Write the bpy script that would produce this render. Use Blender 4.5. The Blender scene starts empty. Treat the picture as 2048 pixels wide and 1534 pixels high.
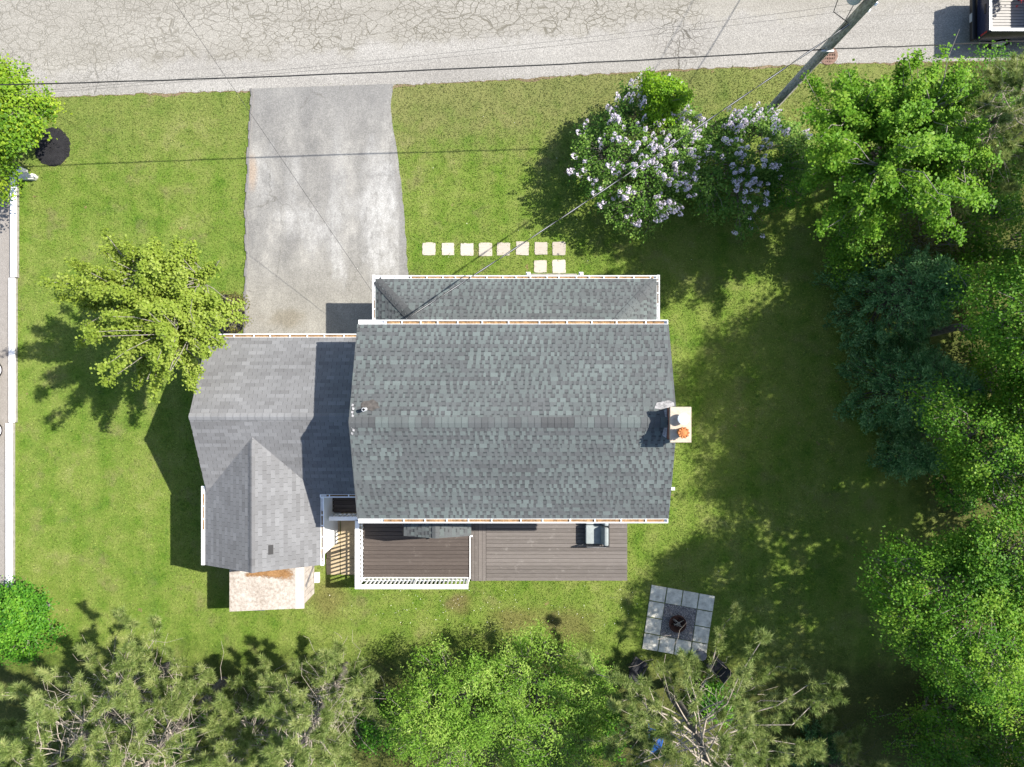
import bpy, math, random
import numpy as np
from mathutils import Vector, Matrix

random.seed(7)
R = math.radians
sc = bpy.context.scene
COL = sc.collection

# ------------------------------------------------------------------ camera, sky, sun, exposure
H = 28.4                      # flight height of the drone, metres
cam_d = bpy.data.cameras.new('camera')
cam_d.sensor_width = 36.0
cam_d.lens = 25.0
cam_d.clip_end = 1500.0
cam = bpy.data.objects.new('camera', cam_d)
cam.location = (0, 0, H)
cam.rotation_euler = (0, 0, 0)
COL.objects.link(cam)
sc.camera = cam

SUN_EL, SUN_ROT = R(47.8), R(73.4)
w = bpy.data.worlds.new('World'); sc.world = w; w.use_nodes = True
bg = w.node_tree.nodes['Background']
sky = w.node_tree.nodes.new('ShaderNodeTexSky')
sky.sky_type = 'NISHITA'; sky.sun_disc = False
sky.sun_elevation = SUN_EL; sky.sun_rotation = SUN_ROT
sky.air_density = 1.0; sky.dust_density = 1.0; sky.ozone_density = 1.0
w.node_tree.links.new(sky.outputs[0], bg.inputs[0])
bg.inputs[1].default_value = 0.105
sun_d = bpy.data.lights.new('sun', 'SUN')
sun_d.energy = 4.6; sun_d.angle = R(0.53); sun_d.color = (1.0, 0.95, 0.87)
sun = bpy.data.objects.new('sun', sun_d)
sun.location = (40, 12, 45)
sun.rotation_euler = Vector((-0.87, -0.26, -1.0)).to_track_quat('-Z', 'Y').to_euler()
COL.objects.link(sun)
sc.view_settings.view_transform = 'Standard'
sc.view_settings.look = 'None'
sc.view_settings.exposure = 1.35
sc.view_settings.gamma = 1.0
sc.view_settings.use_curve_mapping = False
sc.cycles.max_bounces = 6
sc.cycles.transparent_max_bounces = 4

F = 1422.0
def P(px, py, z=0.0):
    """a measured spot of the survey photo at height z, in metres"""
    k = (H - z) / F
    return Vector(((px - 1024) * k, (767 - py) * k, z))

# ------------------------------------------------------------------ node helpers
def nmat(name, rough=0.8, spec=0.3):
    m = bpy.data.materials.new(name); m.use_nodes = True
    nt = m.node_tree; b = nt.nodes['Principled BSDF']
    b.inputs['Roughness'].default_value = rough
    b.inputs['Specular IOR Level'].default_value = spec
    return m, nt, b
def setin(nt, s, v):
    if isinstance(v, bpy.types.NodeSocket): nt.links.new(v, s)
    else:
        if isinstance(v, (tuple, list)) and len(v) == 3 and s.type == 'RGBA': v = (*v, 1)
        s.default_value = v
def mth(nt, op, a, b=0.0, c=None, clamp=False):
    n = nt.nodes.new('ShaderNodeMath'); n.operation = op; n.use_clamp = clamp
    setin(nt, n.inputs[0], a); setin(nt, n.inputs[1], b)
    if c is not None: setin(nt, n.inputs[2], c)
    return n.outputs[0]
def noise(nt, scale, vec=None, detail=4.0, rough=0.55, color=False):
    n = nt.nodes.new('ShaderNodeTexNoise')
    n.inputs['Scale'].default_value = scale; n.inputs['Detail'].default_value = detail
    n.inputs['Roughness'].default_value = rough
    if vec is not None: nt.links.new(vec, n.inputs['Vector'])
    return n.outputs['Color' if color else 'Fac']
def ramp(nt, fac, stops, interp='LINEAR'):
    n = nt.nodes.new('ShaderNodeValToRGB'); cr = n.color_ramp; cr.interpolation = interp
    while len(cr.elements) < len(stops): cr.elements.new(0.5)
    for e, (p, c) in zip(cr.elements, stops):
        e.position = p
        e.color = (c, c, c, 1) if isinstance(c, (int, float)) else (*c, 1)
    nt.links.new(fac, n.inputs[0]); return n.outputs[0]
def mix(nt, f, a, b, blend='MIX'):
    n = nt.nodes.new('ShaderNodeMix'); n.data_type = 'RGBA'; n.blend_type = blend
    setin(nt, n.inputs[0], f); setin(nt, n.inputs[6], a); setin(nt, n.inputs[7], b)
    return n.outputs[2]
def sstep(nt, x, a, b):
    n = nt.nodes.new('ShaderNodeMapRange'); n.interpolation_type = 'SMOOTHSTEP'
    setin(nt, n.inputs[0], x); n.inputs[1].default_value = a; n.inputs[2].default_value = b
    return n.outputs[0]
def pos(nt):
    g = nt.nodes.new('ShaderNodeNewGeometry'); s = nt.nodes.new('ShaderNodeSeparateXYZ')
    nt.links.new(g.outputs['Position'], s.inputs[0])
    return g.outputs['Position'], s.outputs[0], s.outputs[1], s.outputs[2]
def vscale(nt, v, sx, sy, sz=1.0):
    n = nt.nodes.new('ShaderNodeVectorMath'); n.operation = 'MULTIPLY'
    nt.links.new(v, n.inputs[0]); n.inputs[1].default_value = (sx, sy, sz); return n.outputs[0]
def vadd(nt, a, b):
    n = nt.nodes.new('ShaderNodeVectorMath'); n.operation = 'ADD'
    nt.links.new(a, n.inputs[0]); setin(nt, n.inputs[1], b); return n.outputs[0]
def attr(nt, name='tint'):
    n = nt.nodes.new('ShaderNodeAttribute'); n.attribute_name = name; return n.outputs['Fac']
def bump(nt, b, h, strength=0.4, dist=0.02):
    n = nt.nodes.new('ShaderNodeBump'); n.inputs['Strength'].default_value = strength
    n.inputs['Distance'].default_value = dist
    nt.links.new(h, n.inputs['Height']); nt.links.new(n.outputs[0], b.inputs['Normal'])
def blob(nt, x, y, cx, cy, rx, ry, nz=None, k=0.6):
    """soft stain around (cx,cy)"""
    dx = mth(nt, 'DIVIDE', mth(nt, 'SUBTRACT', x, cx), rx); dy = mth(nt, 'DIVIDE', mth(nt, 'SUBTRACT', y, cy), ry)
    d = mth(nt, 'SQRT', mth(nt, 'ADD', mth(nt, 'MULTIPLY', dx, dx), mth(nt, 'MULTIPLY', dy, dy)))
    if nz is not None: d = mth(nt, 'ADD', d, mth(nt, 'MULTIPLY', mth(nt, 'SUBTRACT', nz, 0.5), k * 2))
    return sstep(nt, d, 1.35, 0.35)

def simple(name, col, rough=0.6, spec=0.3, var=0.12, scale=6.0, metal=0.0):
    """a plain painted or raw surface with uneven wear"""
    m, nt, b = nmat(name, rough, spec)
    p, x, y, z = pos(nt)
    n1 = noise(nt, scale, p, 5); n2 = noise(nt, scale * 9, p, 3)
    f = mth(nt, 'ADD', mth(nt, 'MULTIPLY', n1, 0.65), mth(nt, 'MULTIPLY', n2, 0.35))
    lo = tuple(c * (1 - var * 1.6) for c in col); hi = tuple(min(1, c * (1 + var)) for c in col)
    setin(nt, b.inputs['Base Color'], ramp(nt, f, [(0.3, lo), (0.68, hi)]))
    b.inputs['Metallic'].default_value = metal
    return m

# ------------------------------------------------------------------ materials
def lawn_color(nt):
    p, x, y, z = pos(nt)
    big = noise(nt, 0.33, p, 5, 0.6); mid = noise(nt, 1.5, p, 5, 0.6); fine = noise(nt, 14.0, p, 3, 0.7)
    f = mth(nt, 'ADD', mth(nt, 'ADD', mth(nt, 'MULTIPLY', big, 0.38), mth(nt, 'MULTIPLY', mid, 0.38)), mth(nt, 'MULTIPLY', fine, 0.24))
    c = ramp(nt, f, [(0.33, (0.042, 0.112, 0.011)), (0.44, (0.100, 0.170, 0.020)), (0.55, (0.156, 0.205, 0.040)), (0.66, (0.218, 0.234, 0.082))])
    # faint mowing lanes, dark weed clumps and clover
    lane = mth(nt, 'SINE', mth(nt, 'MULTIPLY', mth(nt, 'ADD', x, mth(nt, 'MULTIPLY', mid, 0.5)), 5.6))
    c = mix(nt, mth(nt, 'MULTIPLY_ADD', lane, 0.10, 0.10), c, (0.21, 0.235, 0.066))
    wd_ = sstep(nt, noise(nt, 3.1, vadd(nt, p, (41.0, 9.0, 0)), 4, 0.6), 0.60, 0.72)
    c = mix(nt, mth(nt, 'MULTIPLY', wd_, 0.55), c, (0.050, 0.115, 0.014))
    # thin tired turf: towards the road and on scattered patches
    road = mth(nt, 'MULTIPLY', ramp(nt, sstep(nt, x, -7.0, -4.0), [(0.0, 0.4), (1.0, 1.0)]), sstep(nt, mth(nt, 'ADD', mth(nt, 'SUBTRACT', y, mth(nt, 'MULTIPLY', x, 0.05)), mth(nt, 'MULTIPLY', mid, 5.0)), 10.6, 13.8))
    pt = mth(nt, 'MULTIPLY', sstep(nt, noise(nt, 0.8, vadd(nt, p, (13.0, 4.0, 0)), 5, 0.65), 0.52, 0.72), 0.75)
    dry = mth(nt, 'MAXIMUM', mth(nt, 'MULTIPLY', road, 0.7), pt)
    c = mix(nt, mth(nt, 'MULTIPLY', mth(nt, 'MULTIPLY', dry, 0.75), ramp(nt, sstep(nt, mth(nt, 'SUBTRACT', x, mth(nt, 'MULTIPLY', y, 0.4)), 1.5, 4.5), [(0.0, 1.0), (1.0, 0.7)])), c, (0.178, 0.155, 0.075))
    sp = sstep(nt, noise(nt, 2.4, vadd(nt, p, (3.0, 31.0, 0)), 3, 0.5), 0.70, 0.76)
    c = mix(nt, mth(nt, 'MULTIPLY', sp, 0.7), c, (0.23, 0.165, 0.085))
    # needle litter towards the pines at the back and below the trees on the east side
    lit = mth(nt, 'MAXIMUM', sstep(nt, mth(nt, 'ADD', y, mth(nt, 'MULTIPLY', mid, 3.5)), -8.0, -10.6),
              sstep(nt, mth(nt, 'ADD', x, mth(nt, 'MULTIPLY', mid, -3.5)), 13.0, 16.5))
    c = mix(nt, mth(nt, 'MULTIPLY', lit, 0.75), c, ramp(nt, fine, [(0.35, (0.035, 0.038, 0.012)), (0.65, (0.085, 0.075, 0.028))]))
    for bx, by, rx, ry in ((-7.3, -8.6, 0.75, 0.9), (0.2, -9.4, 1.1, 0.55), (-2.1, -8.8, 0.6, 0.5), (2.2, -9.6, 1.2, 0.7)):
        c = mix(nt, mth(nt, 'MULTIPLY', blob(nt, x, y, bx, by, rx, ry, mid, 0.9), 0.5), c, (0.150, 0.098, 0.052))
    return c, fine, p

def lawn_mat():
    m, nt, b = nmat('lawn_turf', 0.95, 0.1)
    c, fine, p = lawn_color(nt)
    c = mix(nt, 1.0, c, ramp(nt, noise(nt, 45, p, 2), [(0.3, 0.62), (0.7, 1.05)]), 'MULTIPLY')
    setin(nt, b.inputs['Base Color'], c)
    bump(nt, b, noise(nt, 30, p, 3), 0.8, 0.05)
    return m
def blade_mat():
    m, nt, b = nmat('grass_blade', 0.75, 0.15)
    c, fine, p = lawn_color(nt)
    c = mix(nt, 1.0, c, ramp(nt, attr(nt), [(0.0, (0.50, 0.55, 0.5)), (0.5, (1.0, 1.02, 1.0)), (0.9, (1.4, 1.36, 1.45)), (1.0, (1.7, 1.6, 1.8))]), 'MULTIPLY')
    setin(nt, b.inputs['Base Color'], c)
    tr = nt.nodes.new('ShaderNodeBsdfTranslucent'); setin(nt, tr.inputs[0], c)
    mx = nt.nodes.new('ShaderNodeMixShader'); mx.inputs[0].default_value = 0.3
    nt.links.new(b.outputs[0], mx.inputs[1]); nt.links.new(tr.outputs[0], mx.inputs[2])
    nt.links.new(mx.outputs[0], nt.nodes['Material Output'].inputs[0])
    return m

def crack(nt, p, sx, sy, width, wob=0.35, seed=(0, 0, 0)):
    q = vadd(nt, p, seed)
    d = vscale(nt, noise(nt, 1.6, q, 4, 0.6, color=True), wob, wob)
    q = vscale(nt, vadd(nt, q, d), sx, sy, 0.0)
    v = nt.nodes.new('ShaderNodeTexVoronoi'); v.feature = 'DISTANCE_TO_EDGE'; v.inputs['Scale'].default_value = 1.0
    nt.links.new(q, v.inputs['Vector'])
    return sstep(nt, v.outputs['Distance'], width, width * 0.25)

def road_mat():
    m, nt, b = nmat('road_asphalt', 0.9, 0.2)
    p, x, y, z = pos(nt)
    n = noise(nt, 0.5, vscale(nt, p, 0.25, 1.4), 5); gr = noise(nt, 34, p, 2, 0.7); gr2 = noise(nt, 17, p, 2, 0.7)
    c = ramp(nt, n, [(0.3, (0.186, 0.176, 0.160)), (0.7, (0.238, 0.228, 0.210))])
    c = mix(nt, 0.8, c, ramp(nt, gr, [(0.25, 0.45), (0.5, 1.0), (0.75, 1.7)]), 'MULTIPLY')
    c = mix(nt, 0.5, c, ramp(nt, gr2, [(0.3, 0.8), (0.7, 1.2)]), 'MULTIPLY')
    mid = noise(nt, 0.8, p, 4, 0.6)
    # alligator cracking along the crown of the road and around two cross cracks
    edge = mth(nt, 'ADD', mth(nt, 'SUBTRACT', y, mth(nt, 'MULTIPLY', x, 0.075)), mth(nt, 'MULTIPLY', mth(nt, 'SUBTRACT', mid, 0.5), 2.2))
    band = sstep(nt, edge, 13.55, 14.15)
    loc = mth(nt, 'MAXIMUM', blob(nt, x, y, -16.6, 13.4, 1.3, 1.9, mid, 0.5), blob(nt, x, y, 6.7, 14.2, 1.2, 1.8, mid, 0.5))
    mask = mth(nt, 'MAXIMUM', mth(nt, 'MULTIPLY', band, sstep(nt, mth(nt, 'ADD', x, mth(nt, 'MULTIPLY', mid, 3.0)), 8.5, 6.0)), loc)
    a = crack(nt, p, 1.15, 2.5, 0.025, 0.40)
    d = crack(nt, p, 2.7, 4.2, 0.047, 0.2, (5.3, 2.1, 0))
    fine = mth(nt, 'MULTIPLY', d, sstep(nt, noise(nt, 0.45, vadd(nt, p, (9, 2, 0)), 3), 0.33, 0.46))
    ck = mth(nt, 'MULTIPLY', mth(nt, 'MULTIPLY', mth(nt, 'MAXIMUM', a, mth(nt, 'MULTIPLY', fine, 0.9)), mask), ramp(nt, noise(nt, 0.7, p, 4), [(0.30, 0.6), (0.5, 1.0)]))
    wv = mth(nt, 'MULTIPLY', mth(nt, 'SUBTRACT', noise(nt, 2.2, p, 4), 0.5), 0.55)
    for x0, ya, yb in ((-16.6, 11.6, 13.4), (6.68, 12.3, 13.6)):
        ln = sstep(nt, mth(nt, 'ABSOLUTE', mth(nt, 'ADD', mth(nt, 'SUBTRACT', x, x0), wv)), 0.034, 0.012)
        ln = mth(nt, 'MULTIPLY', mth(nt, 'MULTIPLY', ln, sstep(nt, y, ya - 0.2, ya)), sstep(nt, y, yb + 0.3, yb))
        ck = mth(nt, 'MAXIMUM', ck, ln)
    # long thin rolling seams
    s = mth(nt, 'FRACT', mth(nt, 'MULTIPLY', mth(nt, 'ADD', mth(nt, 'SUBTRACT', y, mth(nt, 'MULTIPLY', x, 0.055)), mth(nt, 'MULTIPLY', wv, 0.12)), 1.55))
    ln = mth(nt, 'MULTIPLY', sstep(nt, mth(nt, 'ABSOLUTE', mth(nt, 'SUBTRACT', s, 0.5)), 0.035, 0.01), sstep(nt, noise(nt, 0.9, vscale(nt, p, 0.25, 1.0), 3), 0.48, 0.62))
    ck = mth(nt, 'MAXIMUM', ck, mth(nt, 'MULTIPLY', ln, 0.3))
    c = mix(nt, mth(nt, 'MULTIPLY', ck, ramp(nt, sstep(nt, x, -18.0, -6.0), [(0.0, 0.45), (1.0, 0.78)])), c, (0.050, 0.045, 0.034))
    # dusty greenish tone where it is cracked, dirt along the verge
    c = mix(nt, mth(nt, 'MULTIPLY', band, 0.22), c, (0.185, 0.168, 0.120))
    spk = sstep(nt, noise(nt, 9, p, 1), 0.765, 0.80)
    c = mix(nt, mth(nt, 'MULTIPLY', spk, 0.6), c, (0.05, 0.045, 0.03))
    setin(nt, b.inputs['Base Color'], c)
    bump(nt, b, mth(nt, 'SUBTRACT', gr, mth(nt, 'MULTIPLY', ck, 1.5)), 0.5, 0.012)
    return m

def drive_mat():
    m, nt, b = nmat('driveway_asphalt', 0.9, 0.2)
    p, x, y, z = pos(nt)
    big = noise(nt, 0.45, p, 5, 0.6); mid = noise(nt, 1.3, vscale(nt, p, 1.0, 0.55), 6, 0.62); gr = noise(nt, 26, p, 3, 0.75)
    c = ramp(nt, mid, [(0.34, (0.134, 0.130, 0.123)), (0.52, (0.174, 0.168, 0.156)), (0.70, (0.245, 0.236, 0.216))])
    # sandy tone near the garage, darker new patch by the road
    c = mix(nt, mth(nt, 'MULTIPLY', sstep(nt, y, 6.0, 2.6), 0.6), c, (0.205, 0.192, 0.160))
    c = mix(nt, mth(nt, 'MULTIPLY', sstep(nt, mth(nt, 'ADD', y, mth(nt, 'MULTIPLY', mid, 1.5)), 10.4, 12.3), 0.5), c, (0.15, 0.147, 0.142))
    wear = ramp(nt, noise(nt, 3.2, vscale(nt, p, 1.0, 0.5), 6, 0.7), [(0.36, 0.15), (0.62, 1.0)])
    # pale worn salt stains
    for bx, by, rx, ry, s in ((-10.0, 8.3, 0.5, 1.0, 0.5), (-8.7, 8.2, 0.28, 0.8, 0.5), (-8.7, 6.6, 0.9, 0.55, 0.75), (-8.0, 5.9, 0.35, 0.9, 0.7), (-6.9, 8.0, 0.35, 2.4, 0.45),
                              (-5.3, 7.9, 0.55, 1.6, 0.9), (-5.1, 5.9, 0.7, 1.3, 1.0), (-6.9, 4.9, 0.3, 0.9, 0.8), (-5.9, 7.0, 1.2, 0.5, 0.5), (-7.2, 6.0, 0.35, 0.9, 0.6), (-5.2, 4.6, 0.6, 0.9, 0.5)):
        c = mix(nt, mth(nt, 'MULTIPLY', mth(nt, 'MULTIPLY', blob(nt, x, y, bx, by, rx * 1.15, ry * 1.15, mid, 1.3), s * 0.8), wear), c, (0.33, 0.325, 0.31))
    c = mix(nt, mth(nt, 'MULTIPLY', blob(nt, x, y, -9.0, 2.6, 0.9, 0.4, mid, 0.9), 0.5), c, (0.12, 0.1, 0.065))
    c = mix(nt, mth(nt, 'MULTIPLY', blob(nt, x, y, -10.35, 8.5, 0.22, 0.8, mid, 0.7), 0.6), c, (0.26, 0.19, 0.13))
    # added strip on the east side
    ex = mth(nt, 'SUBTRACT', x, mth(nt, 'ADD', -4.6, mth(nt, 'MULTIPLY', mid, 0.12)))
    c = mix(nt, mth(nt, 'MULTIPLY', sstep(nt, ex, 0.0, 0.06), 0.6), c, (0.150, 0.146, 0.138))
    c = mix(nt, 0.8, c, ramp(nt, gr, [(0.25, 0.50), (0.5, 0.95), (0.75, 1.5)]), 'MULTIPLY')
    ck = mth(nt, 'MULTIPLY', crack(nt, p, 0.42, 0.3, 0.010, 0.8, (2, 7, 0)), sstep(nt, big, 0.45, 0.6))
    c = mix(nt, mth(nt, 'MULTIPLY', ck, 0.45), c, (0.07, 0.065, 0.055))
    setin(nt, b.inputs['Base Color'], c)
    bump(nt, b, gr, 0.5, 0.01)
    return m

def leaf_mat(name, dark, mid, light, trans=0.35, rough=0.5):
    m, nt, b = nmat(name, rough, 0.16)
    c = ramp(nt, attr(nt), [(0.0, dark), (0.5, mid), (1.0, light)])
    setin(nt, b.inputs['Base Color'], c)
    tr = nt.nodes.new('ShaderNodeBsdfTranslucent'); setin(nt, tr.inputs[0], c)
    mx = nt.nodes.new('ShaderNodeMixShader'); mx.inputs[0].default_value = trans
    nt.links.new(b.outputs[0], mx.inputs[1]); nt.links.new(tr.outputs[0], mx.inputs[2])
    nt.links.new(mx.outputs[0], nt.nodes['Material Output'].inputs[0])
    return m

def bark_mat(name, a, c2):
    m, nt, b = nmat(name, 0.9, 0.15)
    p, x, y, z = pos(nt)
    f = noise(nt, 9, vscale(nt, p, 2.0, 2.0, 0.6), 5, 0.65)
    setin(nt, b.inputs['Base Color'], ramp(nt, f, [(0.3, a), (0.7, c2)]))
    bump(nt, b, f, 0.6, 0.03)
    return m

def shingle_mat(name, stops):
    m, nt, b = nmat(name, 0.92, 0.2)
    p, x, y, z = pos(nt)
    c = ramp(nt, attr(nt), stops)
    c = mix(nt, 0.6, c, ramp(nt, noise(nt, 70, p, 2, 0.8), [(0.3, 0.70), (0.7, 1.28)]), 'MULTIPLY')
    c = mix(nt, 0.7, c, ramp(nt, noise(nt, 0.9, p, 5, 0.6), [(0.3, 0.86), (0.7, 1.12)]), 'MULTIPLY')
    setin(nt, b.inputs['Base Color'], c)
    return m

def board_mat(name, lo, hi, fleck):
    m, nt, b = nmat(name, 0.8, 0.25)
    p, x, y, z = pos(nt)
    oi = nt.nodes.new('ShaderNodeObjectInfo')
    g = noise(nt, 5, vscale(nt, p, 0.6, 9.0, 1.0), 5, 0.6)
    f = mth(nt, 'ADD', mth(nt, 'MULTIPLY', g, 0.7), mth(nt, 'MULTIPLY', oi.outputs['Random'], 0.3))
    c = ramp(nt, f, [(0.25, lo), (0.75, hi)])
    c = mix(nt, mth(nt, 'MULTIPLY', sstep(nt, noise(nt, 2.2, p, 6, 0.75), 0.56, 0.72), 0.55), c, fleck)
    setin(nt, b.inputs['Base Color'], c)
    return m

def patch_mat(name, stops, scale, rough=0.95):
    m, nt, b = nmat(name, rough, 0.15)
    p, x, y, z = pos(nt)
    f = mth(nt, 'ADD', mth(nt, 'MULTIPLY', noise(nt, scale, p, 4, 0.7), 0.6), mth(nt, 'MULTIPLY', noise(nt, scale * 0.12, p, 4, 0.6), 0.4))
    setin(nt, b.inputs['Base Color'], ramp(nt, f, stops))
    bump(nt, b, noise(nt, scale, p, 3), 0.8, 0.03)
    return m

M = {}
M['lawn'] = lawn_mat(); M['blade'] = blade_mat(); M['road'] = road_mat(); M['drive'] = drive_mat()
M['drive2'] = patch_mat('neighbour_asphalt', [(0.3, (0.17, 0.155, 0.14)), (0.7, (0.26, 0.24, 0.22))], 40)
M['lip'] = patch_mat('old_asphalt_lip', [(0.3, (0.085, 0.082, 0.08)), (0.7, (0.21, 0.2, 0.19))], 22)
M['dirt'] = patch_mat('verge_dirt', [(0.3, (0.075, 0.055, 0.03)), (0.55, (0.16, 0.12, 0.075)), (0.75, (0.27, 0.215, 0.15))], 16)
M['mulch'] = patch_mat('black_mulch', [(0.3, (0.006, 0.006, 0.007)), (0.7, (0.03, 0.029, 0.031))], 40)
M['white'] = simple('white_vinyl', (0.78, 0.78, 0.77), 0.45, 0.35, 0.05, 3)
M['siding'] = simple('white_siding', (0.74, 0.75, 0.75), 0.5, 0.3, 0.05, 2)
M['wallwhite'] = simple('white_painted_wall', (0.72, 0.70, 0.68), 0.7, 0.2, 0.10, 4)
M['concrete'] = simple('grey_concrete', (0.25, 0.235, 0.21), 0.9, 0.15, 0.25, 7)
M['paver'] = simple('paver_concrete', (0.52, 0.50, 0.43), 0.9, 0.15, 0.30, 5)
M['stone'] = board_mat('stepping_concrete', (0.27, 0.235, 0.19), (0.41, 0.375, 0.325), (0.25, 0.215, 0.165))
M['slab'] = simple('tan_slab', (0.34, 0.27, 0.175), 0.9, 0.15, 0.15, 5)
M['debris'] = patch_mat('leaf_debris', [(0.3, (0.06, 0.035, 0.015)), (0.5, (0.20, 0.12, 0.055)), (0.7, (0.36, 0.25, 0.14))], 14)
M['main_sh'] = shingle_mat('laminate_shingle', [(0.0, (0.032, 0.037, 0.038)), (0.25, (0.056, 0.058, 0.059)), (0.5, (0.074, 0.079, 0.080)), (0.8, (0.087, 0.101, 0.098)), (1.0, (0.100, 0.117, 0.113))])
M['gar_sh'] = shingle_mat('three_tab_shingle', [(0.0, (0.038, 0.037, 0.038)), (0.3, (0.105, 0.104, 0.105)), (0.6, (0.140, 0.140, 0.142)), (1.0, (0.200, 0.202, 0.206))])
M['roofdeck'] = simple('roof_underlay', (0.03, 0.03, 0.032), 0.9, 0.2)
M['brick'] = simple('chimney_brick', (0.22, 0.10, 0.07), 0.9, 0.15, 0.3, 9)
M['crown'] = simple('chimney_mortar', (0.38, 0.32, 0.25), 0.9, 0.15, 0.15, 8)
M['clay'] = simple('orange_clay', (0.36, 0.135, 0.045), 0.8, 0.2, 0.2, 14)
M['galv'] = simple('galvanised', (0.55, 0.56, 0.57), 0.4, 0.5, 0.1, 8, 0.3)
M['tar'] = simple('tar_sealant', (0.065, 0.058, 0.052), 0.7, 0.3, 0.4, 9)
M['silver'] = patch_mat('silver_sealant', [(0.35, (0.11, 0.11, 0.11)), (0.55, (0.30, 0.29, 0.29)), (0.7, (0.6, 0.58, 0.58))], 9, 0.5)
M['deck_up'] = board_mat('brown_deck_board', (0.046, 0.036, 0.031), (0.080, 0.065, 0.056), (0.15, 0.13, 0.112))
M['deck_lo'] = board_mat('grey_deck_board', (0.080, 0.070, 0.063), (0.138, 0.122, 0.112), (0.23, 0.212, 0.195))
M['shedroof'] = patch_mat('pale_strand_board', [(0.32, (0.15, 0.12, 0.092)), (0.5, (0.285, 0.255, 0.225)), (0.68, (0.39, 0.365, 0.335))], 9)
M['needles'] = patch_mat('fallen_needles', [(0.3, (0.16, 0.075, 0.025)), (0.7, (0.42, 0.25, 0.12))], 26)
M['plank'] = simple('weathered_plank', (0.36, 0.32, 0.29), 0.85, 0.15, 0.25, 5)
M['binplastic'] = simple('grey_green_plastic', (0.05, 0.075, 0.075), 0.5, 0.3)
M['cushion'] = simple('grey_cushion', (0.25, 0.275, 0.275), 0.95, 0.1, 0.12, 6)
M['blackmetal'] = simple('black_metal', (0.018, 0.017, 0.017), 0.45, 0.4)
M['rubber'] = simple('black_rubber', (0.02, 0.02, 0.02), 0.9, 0.2)
M['rust'] = simple('rusty_iron', (0.175, 0.112, 0.085), 0.85, 0.2, 0.35, 14)
M['rustdark'] = simple('rusted_bowl', (0.062, 0.030, 0.022), 0.85, 0.2, 0.35, 10)
M['pit'] = simple('char_and_pit_shade', (0.012, 0.011, 0.01), 0.95, 0.05)  # black for charred sticks, and for the shade painted under the drain grate
M['navy'] = simple('navy_paint', (0.012, 0.016, 0.042), 0.25, 0.5, 0.05)
M['bed'] = simple('grey_bed_liner', (0.30, 0.29, 0.275), 0.7, 0.3, 0.08)
M['chrome'] = simple('pale_trim', (0.45, 0.47, 0.48), 0.35, 0.5, 0.05, 4, 0.4)
M['glass'] = simple('dark_glass', (0.01, 0.012, 0.015), 0.08, 0.6, 0.0)
M['redlamp'] = simple('red_lens', (0.25, 0.01, 0.01), 0.3, 0.5, 0.0)
M['silverpaint'] = simple('silver_paint', (0.42, 0.43, 0.45), 0.3, 0.5, 0.04)
M['cable'] = simple('black_cable', (0.018, 0.018, 0.018), 0.7, 0.3)
M['alu'] = simple('bare_aluminium', (0.45, 0.45, 0.45), 0.5, 0.5, 0.1, 5, 0.2)
M['blue'] = simple('blue_plastic', (0.012, 0.07, 0.28), 0.45, 0.4)
M['stonegrey'] = simple('grey_stone', (0.16, 0.155, 0.16), 0.9, 0.15, 0.3, 6)
M['pole'] = bark_mat('weathered_pole', (0.13, 0.122, 0.105), (0.42, 0.40, 0.36))
M['bark'] = bark_mat('grey_bark', (0.11, 0.095, 0.08), (0.30, 0.275, 0.24))
M['pinebark'] = bark_mat('pine_bark', (0.055, 0.045, 0.042), (0.16, 0.14, 0.128))
M['twig'] = bark_mat('pale_dead_twig', (0.17, 0.14, 0.11), (0.42, 0.37, 0.31))
M['darkbark'] = bark_mat('dark_bark', (0.035, 0.030, 0.025), (0.11, 0.095, 0.08))
M['l_maple'] = leaf_mat('maple_leaf', (0.135, 0.205, 0.022), (0.24, 0.32, 0.044), (0.36, 0.42, 0.095), 0.48)
M['l_globe'] = leaf_mat('globe_maple_leaf', (0.070, 0.160, 0.012), (0.150, 0.270, 0.018), (0.28, 0.38, 0.030), 0.42)
M['l_sap'] = leaf_mat('sapling_leaf', (0.085, 0.190, 0.007), (0.150, 0.290, 0.010), (0.23, 0.36, 0.018), 0.45)
M['l_big'] = leaf_mat('big_maple_leaf', (0.070, 0.180, 0.012), (0.135, 0.285, 0.020), (0.25, 0.38, 0.042), 0.48)
M['l_lilac'] = leaf_mat('lilac_leaf', (0.038, 0.100, 0.012), (0.095, 0.200, 0.026), (0.19, 0.31, 0.055), 0.40)
M['l_right'] = leaf_mat('birch_leaf', (0.050, 0.145, 0.011), (0.105, 0.245, 0.018), (0.22, 0.345, 0.036), 0.45)
M['l_willow'] = leaf_mat('willow_leaf', (0.080, 0.180, 0.016), (0.170, 0.310, 0.034), (0.31, 0.43, 0.085), 0.45)
M['l_bush'] = leaf_mat('bush_leaf', (0.030, 0.115, 0.010), (0.075, 0.215, 0.016), (0.16, 0.32, 0.030), 0.38)
M['l_spruce'] = leaf_mat('spruce_needle', (0.034, 0.105, 0.032), (0.082, 0.200, 0.062), (0.17, 0.32, 0.125), 0.3)
M['l_pine'] = leaf_mat('pine_needle', (0.100, 0.155, 0.034), (0.215, 0.285, 0.078), (0.38, 0.42, 0.16), 0.42)
M['l_red'] = leaf_mat('red_leaf', (0.16, 0.008, 0.012), (0.30, 0.015, 0.02), (0.42, 0.05, 0.05), 0.3)
M['l_brown'] = leaf_mat('reddish_shrub_leaf', (0.07, 0.05, 0.018), (0.10, 0.11, 0.022), (0.18, 0.17, 0.04), 0.3)
M['flower'] = leaf_mat('lilac_flower', (0.47, 0.38, 0.50), (0.63, 0.57, 0.65), (0.78, 0.75, 0.77), 0.25)
M['petal'] = simple('white_petal', (0.75, 0.73, 0.66), 0.8, 0.1)

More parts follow.
